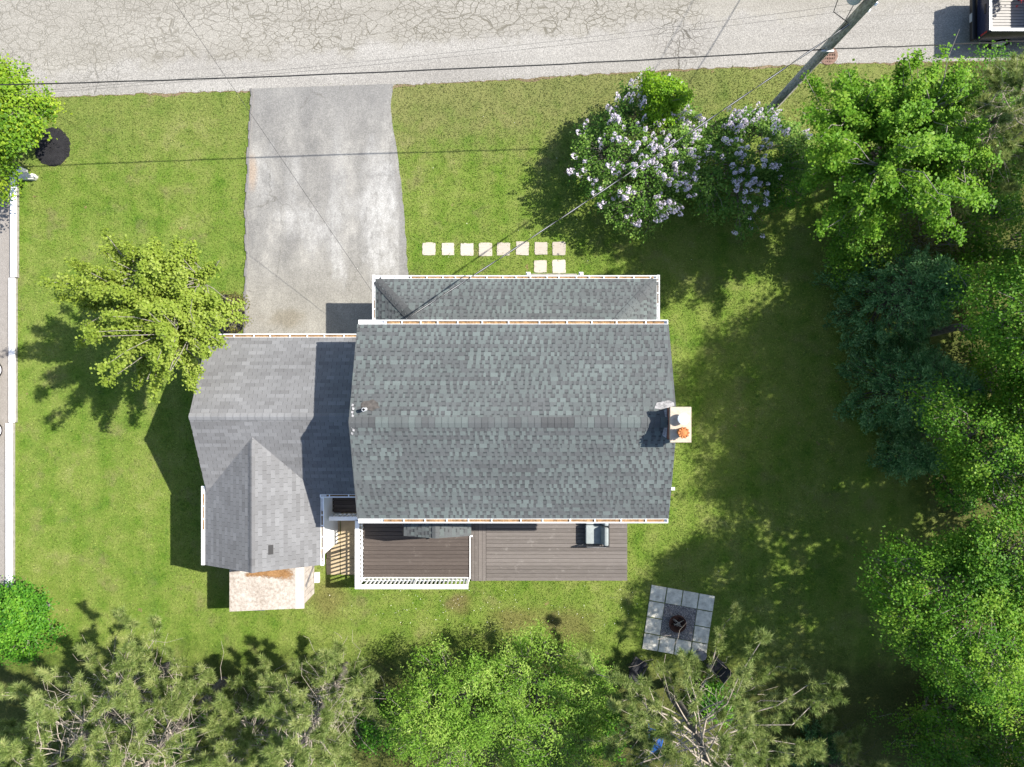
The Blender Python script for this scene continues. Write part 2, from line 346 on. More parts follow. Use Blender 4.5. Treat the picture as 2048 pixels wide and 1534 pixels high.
# ------------------------------------------------------------------ object helpers
def worldloc(o):
    v = Vector((0, 0, 0))
    while o: v += o.location; o = o.parent
    return v
def link(o, parent=None):
    COL.objects.link(o)
    if parent is not None: o.parent = parent
    return o
def tag(o, label=None, cat=None, group=None, kind=None):
    if label: o['label'] = label
    if cat: o['category'] = cat
    if group: o['group'] = group
    if kind: o['kind'] = kind
    return o
def thing(name, label, cat, loc=(0, 0, 0), group=None):
    o = bpy.data.objects.new(name, None); o.location = loc; o.empty_display_size = 0.3
    COL.objects.link(o)
    return tag(o, label, cat, group)

class MB:
    def __init__(s): s.v = []; s.f = []; s.mi = []; s.t = []
    def add(s, vs, fs, mi=0, t=0.5):
        n = len(s.v); s.v += [tuple(q) for q in vs]
        for f in fs: s.f.append(tuple(i + n for i in f)); s.mi.append(mi); s.t.append(t)
        return s
    def box(s, x0, x1, y0, y1, z0, z1, mi=0):
        return s.add([(x0, y0, z0), (x1, y0, z0), (x1, y1, z0), (x0, y1, z0), (x0, y0, z1), (x1, y0, z1), (x1, y1, z1), (x0, y1, z1)],
                     [(0, 3, 2, 1), (4, 5, 6, 7), (0, 1, 5, 4), (1, 2, 6, 5), (2, 3, 7, 6), (3, 0, 4, 7)], mi)
    def hexa(s, b, t, mi=0):
        """solid from bottom quad b and top quad t (same winding, counter-clockwise from above)"""
        return s.add(list(b) + list(t), [(3, 2, 1, 0), (4, 5, 6, 7), (0, 1, 5, 4), (1, 2, 6, 5), (2, 3, 7, 6), (3, 0, 4, 7)], mi)
    def prism(s, poly, z0, z1, mi=0):
        n = len(poly)
        vs = [(p[0], p[1], z0) for p in poly] + [(p[0], p[1], z1) for p in poly]
        fs = [tuple(range(n - 1, -1, -1)), tuple(range(n, 2 * n))] + [(i, (i + 1) % n, n + (i + 1) % n, n + i) for i in range(n)]
        return s.add(vs, fs, mi)
    def bar(s, a, b, wx, wz, up=(0, 0, 1), mi=0):
        a = Vector(a); b = Vector(b); d = (b - a).normalized(); up = Vector(up)
        if abs(d.dot(up)) > 0.98: up = Vector((0, 1, 0))
        sx = d.cross(up).normalized() * wx / 2; sz = sx.cross(d).normalized() * wz / 2
        return s.hexa([a - sx - sz, a + sx - sz, b + sx - sz, b - sx - sz], [a - sx + sz, a + sx + sz, b + sx + sz, b - sx + sz], mi)
    def tube(s, pts, rad, n=6, mi=0, cap=True):
        pts = [Vector(p) for p in pts]
        if not isinstance(rad, (list, tuple)): rad = [rad] * len(pts)
        base = len(s.v); ref = None
        for i, p in enumerate(pts):
            d = (pts[min(i + 1, len(pts) - 1)] - pts[max(i - 1, 0)]).normalized()
            if ref is None: ref = Vector((1, 0, 0)) if abs(d.x) < 0.9 else Vector((0, 1, 0))
            a = d.cross(ref).normalized(); c = d.cross(a); ref = -c if False else ref
            for k in range(n):
                an = 2 * math.pi * k / n
                s.v.append(tuple(p + (a * math.cos(an) + c * math.sin(an)) * rad[i]))
        for i in range(len(pts) - 1):
            for k in range(n):
                k2 = (k + 1) % n
                s.f.append((base + i * n + k, base + i * n + k2, base + (i + 1) * n + k2, base + (i + 1) * n + k)); s.mi.append(mi); s.t.append(0.5)
        if cap:
            e = base + (len(pts) - 1) * n
            s.f.append(tuple(base + k for k in range(n))); s.f.append(tuple(e + n - 1 - k for k in range(n))); s.mi += [mi, mi]; s.t += [0.5, 0.5]
        return s
    def lathe(s, c, prof, n=20, mi=0):
        """prof: (radius, z) from the outside bottom up"""
        base = len(s.v); c = Vector(c)
        for r, z in prof:
            for k in range(n):
                an = 2 * math.pi * k / n; s.v.append((c.x + r * math.cos(an), c.y + r * math.sin(an), c.z + z))
        for i in range(len(prof) - 1):
            for k in range(n):
                k2 = (k + 1) % n
                s.f.append((base + i * n + k, base + i * n + k2, base + (i + 1) * n + k2, base + (i + 1) * n + k)); s.mi.append(mi); s.t.append(0.5)
        e = base + (len(prof) - 1) * n
        s.f.append(tuple(base + n - 1 - k for k in range(n))); s.f.append(tuple(e + k for k in range(n))); s.mi += [mi, mi]; s.t += [0.5, 0.5]
        return s
    def build(s, name, mats, parent=None, smooth=False, kind=None, bevel=0.0, tint=False):
        me = bpy.data.meshes.new(name)
        off = worldloc(parent) if parent is not None else Vector((0, 0, 0))
        me.from_pydata([(x - off.x, y - off.y, z - off.z) for x, y, z in s.v], [], s.f)
        for m in (mats if isinstance(mats, (list, tuple)) else [mats]): me.materials.append(m)
        me.polygons.foreach_set('material_index', s.mi)
        if smooth: me.polygons.foreach_set('use_smooth', [True] * len(s.f))
        if tint:
            me.attributes.new('tint', 'FLOAT', 'FACE').data.foreach_set('value', np.array(s.t, 'f'))
        me.update()
        o = link(bpy.data.objects.new(name, me), parent)
        if kind: o['kind'] = kind
        if bevel:
            b = o.modifiers.new('bevel', 'BEVEL'); b.width = bevel; b.segments = 3; b.limit_method = 'ANGLE'
            me.polygons.foreach_set('use_smooth', [True] * len(s.f))
        return o

def np_mesh(name, V, Fc, mat, parent=None, tint=None, kind=None):
    me = bpy.data.meshes.new(name)
    off = worldloc(parent) if parent is not None else Vector((0, 0, 0))
    V = np.asarray(V, 'f') - np.array(off, 'f'); Fc = np.asarray(Fc, 'i'); k = Fc.shape[1]
    me.vertices.add(len(V)); me.vertices.foreach_set('co', V.ravel())
    me.loops.add(Fc.size); me.loops.foreach_set('vertex_index', Fc.ravel())
    me.polygons.add(len(Fc)); me.polygons.foreach_set('loop_start', np.arange(len(Fc), dtype='i') * k)
    me.update(calc_edges=True)
    if tint is not None:
        me.attributes.new('tint', 'FLOAT', 'FACE').data.foreach_set('value', np.asarray(tint, 'f'))
    me.materials.append(mat)
    o = link(bpy.data.objects.new(name, me), parent)
    if kind: o['kind'] = kind
    return o

def unit(a): return a / (np.linalg.norm(a, axis=1, keepdims=True) + 1e-9)

# ------------------------------------------------------------------ SETTING: ground, road, driveways
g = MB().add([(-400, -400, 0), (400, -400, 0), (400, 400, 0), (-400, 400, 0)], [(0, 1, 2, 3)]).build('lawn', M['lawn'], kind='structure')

def jag(pts, step=0.25, amp=0.03, seed=1):
    rr = random.Random(seed); out = []
    for a, b in zip(pts[:-1], pts[1:]):
        a = Vector(a); b = Vector(b); n = max(1, int((b - a).length / step))
        for i in range(n):
            q = a.lerp(b, i / n); out.append((q.x + rr.uniform(-amp, amp), q.y + rr.uniform(-amp, amp)))
    out.append((pts[-1][0], pts[-1][1])); return out
def gp(l): return [P(*q)[:2] for q in l]

road_edge = [(-320.0, 11.0), (-30.0, 11.25)] + gp([(0, 196), (110, 193), (300, 187), (500, 182), (640, 177), (785, 171), (1024, 159), (1200, 148), (1350, 139), (1500, 133), (1640, 128), (1800, 125), (2048, 119)]) + [(30.0, 13.1), (320.0, 16.0)]
re_j = jag(road_edge[1:-1], 0.16, 0.042, 3)
road_poly = [road_edge[0]] + re_j + [road_edge[-1], (320, 26.0), (30, 23.5), (-30, 21.5), (-320, 21)]
MB().add([(x, y, 0.012) for x, y in road_poly], [tuple(range(len(road_poly)))]).build('road', M['road'], kind='structure')
dj = [(x, y - 0.01 - 0.10 * max(0, math.sin(x * 1.7) * math.sin(x * 0.43 + 1)) - 0.03 * abs(math.sin(x * 5.1))) for x, y in re_j if -21 < x < 22]
dirt_poly = dj + [(x, y + 0.3) for x, y in reversed([q for q in re_j if -21 < q[0] < 22])]
MB().add([(x, y, 0.004) for x, y in dirt_poly], [tuple(range(len(dirt_poly)))]).build('verge', M['dirt'], kind='structure')

dl = gp([(503, 178), (505, 195), (500, 260), (497, 330), (493, 420), (494, 520), (492, 600), (489, 690)])
drt = gp([(800, 692), (819, 690), (818, 620), (816, 545), (812, 480), (806, 400), (796, 310), (785, 250), (782, 200), (786, 168)])
dlj = jag(dl, 0.3, 0.02, 5); drj = jag(drt, 0.25, 0.025, 6)
drive_poly = dlj + drj
MB().add([(x, y, 0.020) for x, y in drive_poly], [tuple(range(len(drive_poly)))]).build('driveway', M['drive'], kind='structure')
# cracked asphalt lip that edges the driveway on the west side
lip = MB()
for (a, b), q in zip(zip(dlj[:-1], dlj[1:]), range(99)):
    w0 = 0.07 + 0.03 * math.sin(q * 1.9)
    lip.hexa([(a[0] - w0, a[1], 0), (b[0] - w0, b[1], 0), (b[0] + 0.05, b[1], 0), (a[0] + 0.05, a[1], 0)][::-1],
             [(a[0] - w0 + 0.02, a[1], 0.05), (b[0] - w0 + 0.02, b[1], 0.05), (b[0] + 0.03, b[1], 0.055), (a[0] + 0.03, a[1], 0.055)][::-1])
lip.build('driveway_edge', M['lip'], kind='structure')
nb_poly = [(-60, 8.0), (-19.9, 8.0), (-19.98, -8.2), (-60, -8.2)]
MB().add([(x, y, 0.008) for x, y in nb_poly], [(0, 3, 2, 1)]).build('neighbour_driveway', M['drive2'], kind='structure')

def disc(cx, cy, rx, ry, n=40, amp=0.06, seed=0):
    rr = random.Random(seed); return [(cx + rx * math.cos(2 * math.pi * i / n) * (1 + rr.uniform(-amp, amp)), cy + ry * math.sin(2 * math.pi * i / n) * (1 + rr.uniform(-amp, amp))) for i in range(n)]
mulch1 = disc(-18.35, 9.45, 0.72, 0.78, seed=1)
mulch2 = disc(-11.25, 2.75, 0.62, 0.85, seed=2)
for mp, lb in ((mulch1, 'ring of black bark mulch round the clipped green tree by the road'), (mulch2, 'black mulch bed under the maple beside the driveway')):
    cx = sum(p[0] for p in mp) / len(mp); cy = sum(p[1] for p in mp) / len(mp)
    mb = MB(); n = len(mp)
    mb.add([(x, y, 0.006) for x, y in mp] + [(cx + (x - cx) * 0.6, cy + (y - cy) * 0.6, 0.06) for x, y in mp] + [(cx, cy, 0.08)],
           [(i, (i + 1) % n, n + (i + 1) % n, n + i) for i in range(n)] + [(n + i, n + (i + 1) % n, 2 * n) for i in range(n)])
    rr = random.Random(5)
    for q in range(700):
        a = rr.uniform(0, 6.283); r = math.sqrt(rr.random()) * 0.96
        p0 = mp[int(a / 6.2832 * n) % n]; x = cx + (p0[0] - cx) * r; y = cy + (p0[1] - cy) * r
        z = 0.012 + 0.07 * (1 - r); d = rr.uniform(0, 3.14); l = rr.uniform(0.015, 0.04)
        mb.bar((x - l * math.cos(d), y - l * math.sin(d), z), (x + l * math.cos(d), y + l * math.sin(d), z + rr.uniform(0, 0.02)), 0.02, 0.012)
    tag(mb.build('mulch_bed', M['mulch'], kind='stuff'), lb, 'mulch')

slab_poly = gp([(651, 1036), (656, 1150), (735, 1150), (735, 1036)])
shed_ground = [(-10.5, -6.4), (-7.9, -6.4), (-7.9, -8.6), (-10.5, -8.6)]

# ------------------------------------------------------------------ HOUSE
HB = Vector((0, -1.2, 0))
house = thing('house', 'white two storey house with grey shingle roofs, attached garage wing and front porch', 'house', HB)

ZE, ZR = 5.25, 6.45
X0, X1 = -5.04, 5.10          # main roof ends
YN, YS, YRG = 1.93, -4.40, -1.20
GZE, GZR = 2.85, 4.28
GX0, GX1 = -10.96, -4.80
GYN, GYS, GYR = 1.66, -3.98, -1.12
CX0, CX1, CXR = -11.02, -6.88, -8.95
CZE, CZR, CYS = 2.85, 3.92, -6.52
PZE, PZR = 2.75, 3.62
PX0, PX1, PY0, PY1 = -4.93, 5.22, 3.78, 1.72

# walls
wb = MB()
wb.box(X0 + 0.3, X1 - 0.3, YS + 0.32, YN - 0.32, 0.0, ZE + 0.02)
for xx, dd in ((X0 + 0.3, 0.12), (X1 - 0.3, -0.12)):
    a = [(xx, YS + 0.32, ZE), (xx, YN - 0.32, ZE), (xx, YRG, ZR - 0.14)]; b = [(x + dd, y, z) for x, y, z in a]
    wb.add(a + b, [(0, 1, 2), (5, 4, 3), (0, 3, 4, 1), (1, 4, 5, 2), (2, 5, 3, 0)])
wb.build('wall', M['siding'], house)
wb = MB().box(GX0 + 0.25, X0 + 0.29, GYS + 0.25, GYN - 0.3, 0, GZE + 0.02)
a = [(GX0 + 0.25, GYS + 0.25, GZE), (GX0 + 0.25, GYN - 0.3, GZE), (GX0 + 0.25, GYR, GZR - 0.14)]; b = [(x + 0.12, y, z) for x, y, z in a]
wb.add(a + b, [(0, 1, 2), (5, 4, 3), (0, 3, 4, 1), (1, 4, 5, 2), (2, 5, 3, 0)])
wb.box(GX0 + 0.2, -6.95, CYS + 0.2, GYS + 0.249, 0, CZE + 0.02)
a = [(GX0 + 0.2, CYS + 0.2, CZE), (-6.95, CYS + 0.2, CZE), (CXR, CYS + 0.2, CZR - 0.12)]; b = [(x, y + 0.12, z) for x, y, z in a]
wb.add(a + b, [(0, 1, 2), (5, 4, 3), (0, 3, 4, 1), (1, 4, 5, 2), (2, 5, 3, 0)])
wb.build('garage_wall', M['siding'], house)
gd = MB().box(-10.3, -7.75, GYN - 0.302, GYN - 0.26, 0.03, 2.15).build('garage_door', M['white'], house)
for i in range(4): MB().box(-10.28, -7.77, GYN - 0.26, GYN - 0.245, 0.06 + i * 0.525, 0.555 + i * 0.525).build('door_panel', M['white'], gd)
# a small landing of the front porch: floor and posts under the hipped roof
MB().box(PX0 + 0.3, PX1 - 0.3, PY1 - 0.10, PY0 - 0.3, 0.0, 0.32).build('porch_floor', M['concrete'], house)
for x in (PX0 + 0.42, -1.6, 0.55, 2.7, PX1 - 0.42):
    MB().box(x - 0.07, x + 0.07, PY0 - 0.52, PY0 - 0.38, 0.32, PZE + 0.1).build('porch_post', M['white'], house)

class Slope:
    def __init__(s, o, u, v):
        s.o = Vector(o); s.u = Vector(u).normalized(); s.v = Vector(v).normalized(); s.n = s.u.cross(s.v).normalized()
        s.m = Matrix((s.u, s.v, s.n)).transposed()
    def at(s, a, b, c=0.0): return s.o + s.u * a + s.v * b + s.n * c
def slope_from(o, e, top):
    """origin at the left end of the eave (seen from below the slope), e the right end, top any point on the upper line"""
    o = Vector(o); e = Vector(e); t = Vector(top); u = (e - o).normalized(); v = (t - o) - u * (t - o).dot(u)
    s = Slope(o, u, v); s.W = (e - o).length; s.L = v.length; return s

WEDGE_F = [(4, 5, 6, 7), (0, 1, 5, 4), (1, 2, 6, 5), (3, 0, 4, 7)]
def wedge_pts(u0, u1, v0, v1, zb, t): return [(u0, v0, zb), (u1, v0, zb), (u1, v1, zb), (u0, v1, zb), (u0, v0, zb + t), (u1, v0, zb + t), (u1, v1, zb + 0.002), (u0, v1, zb + 0.002)]
unit_cache = {}
def unit_wedge(lvl, mat):
    k = (lvl, mat.name)
    if k not in unit_cache:
        me = bpy.data.meshes.new('shingle')
        me.from_pydata([(0, 0, 0), (1, 0, 0), (1, 1, 0), (0, 1, 0), (0, 0, 1), (1, 0, 1), (1, 1, 0.3), (0, 1, 0.3)], [], WEDGE_F)
        me.materials.append(mat)
        me.attributes.new('tint', 'FLOAT', 'FACE').data.foreach_set('value', np.full(4, lvl / 8.0, 'f')); me.update()
        unit_cache[k] = me
    return unit_cache[k]

PIECES = []     # every single shingle tab in view: (seen size, roof, slope, u0,u1,v0,v1,zb,t,tint,material)
rs = random.Random(11)
def cover(roof, s, kind, mat, inside=None, e=0.142, hide=None, vmax=None):
    base = roof['_mb']; L = vmax or s.L; nc = int(L / e) + 1
    for i in range(nc):
        v0 = i * e; v1 = min(L, v0 + e * 1.25)
        if v1 - v0 < 0.03: continue
        a, b = inside(v0 + 0.04) if inside else (0.0, s.W)
        if b - a < 0.1: continue
        if kind == 'lam':       # laminated shingles: full strips with wide raised teeth on top
            u = a; 
            while u < b - 0.01:
                l = min(rs.uniform(0.5, 1.0), b - u); tt = rs.choice((0.36, 0.42, 0.50, 0.58))
                base.add([s.at(*q) for q in wedge_pts(u, u + l - 0.003, v0, v1, 0.002, 0.006)], WEDGE_F, 0, tt); u += l
            u = a + rs.uniform(0, 0.1); tone = rs.uniform(0.5, 0.8)
            while u < b - 0.03:
                if rs.random() < 0.25: tone = rs.uniform(0.45, 1.0)
                wd = min(rs.choice((0.08, 0.10, 0.12, 0.15, 0.18, 0.24)), b - u); gap = rs.choice((0.06, 0.08, 0.10, 0.12, 0.14))
                PIECES.append((s, roof, u, u + wd, v0, min(L, v0 + e * 0.99), 0.0085, 0.008, min(1, max(0.3, tone + rs.uniform(-0.10, 0.10))), mat, hide))
                # the dark printed shadow band above each gap
                g0 = u + wd; g1 = min(b, g0 + gap)
                if g1 > g0 + 0.02 and v0 + e * 0.98 < L:
                    base.add([s.at(*q) for q in ((g0, v0 + e * 0.66, 0.0125), (g1, v0 + e * 0.66, 0.0125), (g1, v0 + e * 0.97, 0.0125), (g0, v0 + e * 0.97, 0.0125))], [(0, 1, 2, 3)], 0, rs.uniform(0.02, 0.2))
                u += wd + gap
        else:                    # three-tab shingles: even tabs with narrow slots, every other course shifted
            tw = 0.305; u = a - (tw / 2 if i % 2 else 0) + rs.uniform(-0.012, 0.012); sh = rs.uniform(0.4, 0.62)
            base.add([s.at(*q) for q in wedge_pts(a, b, v0 + 0.001, v1, 0.001, 0.002)], WEDGE_F, 0, 0.05)
            while u < b:
                u0 = max(a, u + 0.005); u1 = min(b, u + tw - 0.005)
                if int(round(u / tw)) % 3 == 0: sh = rs.uniform(0.42, 0.66)
                if u1 - u0 > 0.02: PIECES.append((s, roof, u0, u1, v0 + 0.006, min(L, v0 + e * 1.04), 0.003, 0.006, min(1, max(0.1, sh + rs.uniform(-0.10, 0.12))), mat, hide))
                u += tw

roofs = []
def new_roof(name, quads, thick=0.10):
    mb = MB()
    for q in quads:
        q = [Vector(p) for p in q]; n = (q[1] - q[0]).cross(q[-1] - q[0]).normalized() * thick
        k = len(q)
        mb.add(q + [p - n for p in q], [tuple(range(k)), tuple(range(2 * k - 1, k - 1, -1))] + [(i, i + k, (i + 1) % k + k, (i + 1) % k) for i in range(k)])
    o = mb.build(name, [M['roofdeck']], house)
    r = {'o': o, '_mb': MB()}; roofs.append(r); return r

e0, e1 = (X0, YN, ZE), (X1, YN, ZE)
r_main = new_roof('roof', [[(X1, YN, ZE), (X0, YN, ZE), (X0, YRG, ZR), (X1, YRG, ZR)], [(X0, YS, ZE), (X1, YS, ZE), (X1, YRG, ZR), (X0, YRG, ZR)]])
cover(r_main, slope_from((X1, YN, ZE), (X0, YN, ZE), (X1, YRG, ZR)), 'lam', M['main_sh'])
cover(r_main, slope_from((X0, YS, ZE), (X1, YS, ZE), (X0, YRG, ZR)), 'lam', M['main_sh'])

r_porch = new_roof('porch_roof', [[(PX1, PY0, PZE), (PX0, PY0, PZE), (PX0 + 1.95, PY1, PZR), (PX1 - 1.95, PY1, PZR)],
                                  [(PX0, PY0, PZE), (PX0, PY1, PZE), (PX0 + 1.95, PY1, PZR)], [(PX1, PY1, PZE), (PX1, PY0, PZE), (PX1 - 1.95, PY1, PZR)]])
sp = slope_from((PX1, PY0, PZE), (PX0, PY0, PZE), (PX1 - 1.95, PY1, PZR))
cover(r_porch, sp, 'lam', M['main_sh'], lambda v: (1.95 * v / sp.L, sp.W - 1.95 * v / sp.L))
sl = slope_from((PX0, PY0, PZE), (PX0, PY1, PZE), (PX0 + 1.95, PY1, PZR))
cover(r_porch, sl, 'lam', M['main_sh'], lambda v: (sl.W * v / sl.L, sl.W))
sr = slope_from((PX1, PY1, PZE), (PX1, PY0, PZE), (PX1 - 1.95, PY1, PZR))
cover(r_porch, sr, 'lam', M['main_sh'], lambda v: (0.0, sr.W * (1 - v / sr.L)))

def cross_z(x): return CZR - (CZR - CZE) / (CXR - CX0) * abs(x - CXR)
def gar_z(y): return GZR - (GZR - GZE) / (GYN - GYR) * abs(y - GYR)
under_cross = lambda p: p.y < GYR and CX0 < p.x < CX1 and cross_z(p.x) > p.z + 0.01
under_main = lambda p: p.y < GYR and gar_z(p.y) > p.z + 0.01 and p.y > GYS
r_gar = new_roof('garage_roof', [[(GX1, GYN, GZE), (GX0, GYN, GZE), (GX0, GYR, GZR), (GX1, GYR, GZR)], [(GX0, GYS, GZE), (GX1, GYS, GZE), (GX1, GYR, GZR), (GX0, GYR, GZR)]])
cover(r_gar, slope_from((GX1, GYN, GZE), (GX0, GYN, GZE), (GX1, GYR, GZR)), 'tab', M['gar_sh'])
cover(r_gar, slope_from((GX0, GYS, GZE), (GX1, GYS, GZE), (GX0, GYR, GZR)), 'tab', M['gar_sh'], hide=under_cross)
VY = GYR - 0.72
r_cr = new_roof('rear_wing_roof', [[(CX0, VY, CZE), (CX0, CYS, CZE), (CXR, CYS, CZR), (CXR, VY, CZR)], [(CX1, CYS, CZE), (CX1, VY, CZE), (CXR, VY, CZR), (CXR, CYS, CZR)]])
cover(r_cr, slope_from((CX0, VY, CZE), (CX0, CYS, CZE), (CXR, VY, CZR)), 'tab', M['gar_sh'], hide=under_main)
cover(r_cr, slope_from((CX1, CYS, CZE), (CX1, VY, CZE), (CXR, CYS, CZR)), 'tab', M['gar_sh'], hide=under_main)

KX0, KX1, KXR, KYS, KYN, KZE, KZR = -3.86, -1.46, -2.68, -5.44, -4.06, 3.0, 3.42
r_can = new_roof('canopy_roof', [[(KX0, KYN, KZE), (KX0, KYS, KZE), (KXR, KYS, KZR), (KXR, KYN, KZR)], [(KX1, KYS, KZE), (KX1, KYN, KZE), (KXR, KYN, KZR), (KXR, KYS, KZR)]])
cover(r_can, slope_from((KX0, KYN, KZE), (KX0, KYS, KZE), (KXR, KYN, KZR)), 'lam', M['main_sh'])
cover(r_can, slope_from((KX1, KYS, KZE), (KX1, KYN, KZE), (KXR, KYS, KZR)), 'lam', M['main_sh'])
for x in (KX0 + 0.15, KX1 - 0.15): MB().box(x - 0.05, x + 0.05, KYS + 0.15, KYS + 0.25, 0.92, KZE + 0.02).build('canopy_post', M['white'], house)
MB().box(KX1 - 0.02, KX1 + 0.05, KYS - 0.03, KYS + 0.02, KZE - 0.06, KZE + 0.03).build('canopy_trim', M['white'], house)

# the 300 tabs that show largest become objects of their own, the rest one part per roof
vis = []
for pc in PIECES:
    s, roof, u0, u1, v0, v1, zb, t, tint, mat, hide = pc
    c = s.at((u0 + u1) / 2, (v0 + v1) / 2)
    if hide and all(hide(s.at(a, b)) for a in (u0, u1) for b in (v0, v1)): continue
    area = (u1 - u0) * (v1 - v0) * abs(s.n.z) / (H - c.z) ** 2
    seen = True
    if roof is r_gar and c.x > X0 - 0.1: seen = False
    if roof is r_porch and c.y < YN + 0.25: seen = False
    if roof is r_can and c.y > YS - 0.3: seen = False
    vis.append((area if seen else 0, pc))
vis.sort(key=lambda q: -q[0])
for i, (ar, pc) in enumerate(vis):
    s, roof, u0, u1, v0, v1, zb, t, tint, mat, hide = pc
    if i < 300:
        o = bpy.data.objects.new('shingle', unit_wedge(int(round(tint * 8)), mat))
        o.parent = roof['o']; COL.objects.link(o)
        o.matrix_local = Matrix.Translation(s.at(u0, v0, zb) - HB) @ s.m.to_4x4() @ Matrix.Diagonal((u1 - u0, v1 - v0, t, 1))
    else:
        roof['_mb'].add([s.at(*q) for q in wedge_pts(u0, u1, v0, v1, zb, t)], WEDGE_F, 0, tint)
for r, mt in ((r_main, 'main_sh'), (r_porch, 'main_sh'), (r_gar, 'gar_sh'), (r_cr, 'gar_sh'), (r_can, 'main_sh')):
    r['_mb'].build('shingle_field', M[mt], r['o'], kind='stuff', tint=True)

# ridge and hip caps, laid one over the next
cap_cache = {}
def cap_mesh(half, rise, lvl, mat):
    k = (round(half, 3), round(rise, 3), lvl, mat.name)
    if k not in cap_cache:
        me = bpy.data.meshes.new('ridge_cap')
        v = []
        for x, dz in ((0.0, 0.010), (1.0, 0.003)):
            v += [(x, -half, -rise + dz), (x, -half * 0.12, dz), (x, half * 0.12, dz), (x, half, -rise + dz)]
        v += [(0.0, -half, -rise - 0.004), (0.0, half, -rise - 0.004)]
        me.from_pydata(v, [], [(0, 4, 5, 1), (1, 5, 6, 2), (2, 6, 7, 3), (8, 0, 1, 2, 3, 9)])
        me.materials.append(mat)
        me.attributes.new('tint', 'FLOAT', 'FACE').data.foreach_set('value', np.full(4, lvl / 8.0, 'f')); me.update()
        cap_cache[k] = me
    return cap_cache[k]
def caps(roof, a, b, step, half, slope, mat, lo, hi):
    a = Vector(a); b = Vector(b); d = (b - a); n = int(d.length / step); d.normalize()
    yv = Vector((0, 0, 1)).cross(d).normalized(); zv = d.cross(yv)
    m = Matrix((d, yv, zv)).transposed().to_4x4(); tone = rs.uniform(lo, hi)
    for i in range(n):
        if rs.random() < 0.6: tone = rs.uniform(lo, hi)
        o = bpy.data.objects.new('ridge_cap', cap_mesh(half, half * slope, int(round(tone * 8)), mat))
        o.parent = roof['o']; COL.objects.link(o)
        o.matrix_local = Matrix.Translation(a + d * (i * step) + Vector((0, 0, 0.022)) - HB) @ m @ Matrix.Diagonal((step * 0.955, 1, 1, 1))
caps(r_main, (X0, YRG, ZR), (X1, YRG, ZR), 0.205, 0.165, 0.36, M['main_sh'], 0.25, 0.92)
caps(r_porch, (PX0 + 0.06, PY0 - 0.06, PZE + 0.02), (PX0 + 1.95, PY1, PZR), 0.32, 0.17, 0.22, M['main_sh'], 0.15, 0.3)
caps(r_porch, (PX1 - 0.06, PY0 - 0.06, PZE + 0.02), (PX1 - 1.95, PY1, PZR), 0.36, 0.17, 0.22, M['main_sh'], 0.3, 0.65)
caps(r_gar, (GX0, GYR, GZR), (X0, GYR, GZR), 0.25, 0.12, 0.47, M['gar_sh'], 0.58, 0.8)
caps(r_cr, (CXR, CYS, CZR), (CXR, -2.0, CZR), 0.25, 0.10, 0.47, M['gar_sh'], 0.30, 0.5)
caps(r_can, (KXR, KYS, KZR), (KXR, YS - 0.2, KZR), 0.22, 0.13, 0.3, M['main_sh'], 0.3, 0.6)

# gutters with hangers and the leaves lying in them
def gutter(a, b, out, hang, fill=(0.0, 1.0), wd=0.125, seed=1, mat='debris'):
    a = Vector(a); b = Vector(b); out = Vector(out); d = (b - a).normalized(); t = 0.014
    mb = MB()
    mb.bar(a + out * 0.006, b + out * 0.006, t * 0.7, 0.10)
    mb.bar(a + out * (wd - 0.012) + Vector((0, 0, 0.002)), b + out * (wd - 0.012) + Vector((0, 0, 0.002)), 0.030, 0.105)
    mb.bar(a + out * wd / 2 - Vector((0, 0, 0.055)), b + out * wd / 2 - Vector((0, 0, 0.055)), wd, 0.012)
    for q in (a, b): mb.bar(q + out * 0.001 + Vector((0, 0, 0.003)), q + out * (wd + 0.003) + Vector((0, 0, 0.003)), 0.03, 0.108)
    gob = mb.build('gutter', M['white'], house)
    L = (b - a).length
    for q in hang: 
        c = a + d * (q * L)
        MB().bar(c + Vector((0, 0, 0.045)), c + out * (wd - 0.002) + Vector((0, 0, 0.045)), 0.035, 0.02).build('gutter_hanger', M['white'], gob)
    f0, f1 = fill; rr = random.Random(seed); n = max(4, int(L * (f1 - f0) / 0.12)); lo = []; hi = []
    for i in range(n + 1):
        c = a + d * (L * (f0 + (f1 - f0) * i / n)); zz = rr.uniform(-0.02, 0.018)
        lo.append(c + out * 0.012 + Vector((0, 0, zz))); hi.append(c + out * (wd - 0.02) + Vector((0, 0, zz - rr.uniform(0, 0.02))))
    MB().add(lo + hi, [(i, i + 1, n + 2 + i, n + 1 + i) for i in range(n)]).build('leaf_litter', M[mat], gob, kind='stuff')
    return gob
ev = lambda n, j=0.01: [(i + 0.5) / n + random.uniform(-j, j) for i in range(n)]
gutter((X0 + 0.06, YN, ZE - 0.03), (X1 - 0.04, YN, ZE - 0.03), (0, 1, 0), [0.085, 0.14, 0.20, 0.255, 0.32, 0.40, 0.485, 0.585, 0.675, 0.755, 0.835, 0.93], (0.09, 0.99), 0.135, 1)
gutter((X0 + 0.06, YS, ZE - 0.03), (X1 - 0.04, YS, ZE - 0.03), (0, -1, 0), [0.075, 0.145, 0.215, 0.285, 0.355, 0.43, 0.525, 0.595, 0.685, 0.765, 0.85, 0.93], (0.08, 0.99), 0.135, 2)
gutter((GX0 + 0.05, GYN, GZE - 0.03), (X0 - 0.02, GYN, GZE - 0.03), (0, 1, 0), ev(9), (0.02, 0.98), 0.12, 3)
gutter((PX0, PY0, PZE - 0.03), (PX1, PY0, PZE - 0.03), (0, 1, 0), ev(19, 0.006), (0.12, 0.99), 0.115, 4)
gutter((PX0, PY1 + 0.1, PZE - 0.03), (PX0, PY0 + 0.115, PZE - 0.03), (-1, 0, 0), ev(6), (0.05, 0.6), 0.10, 5)
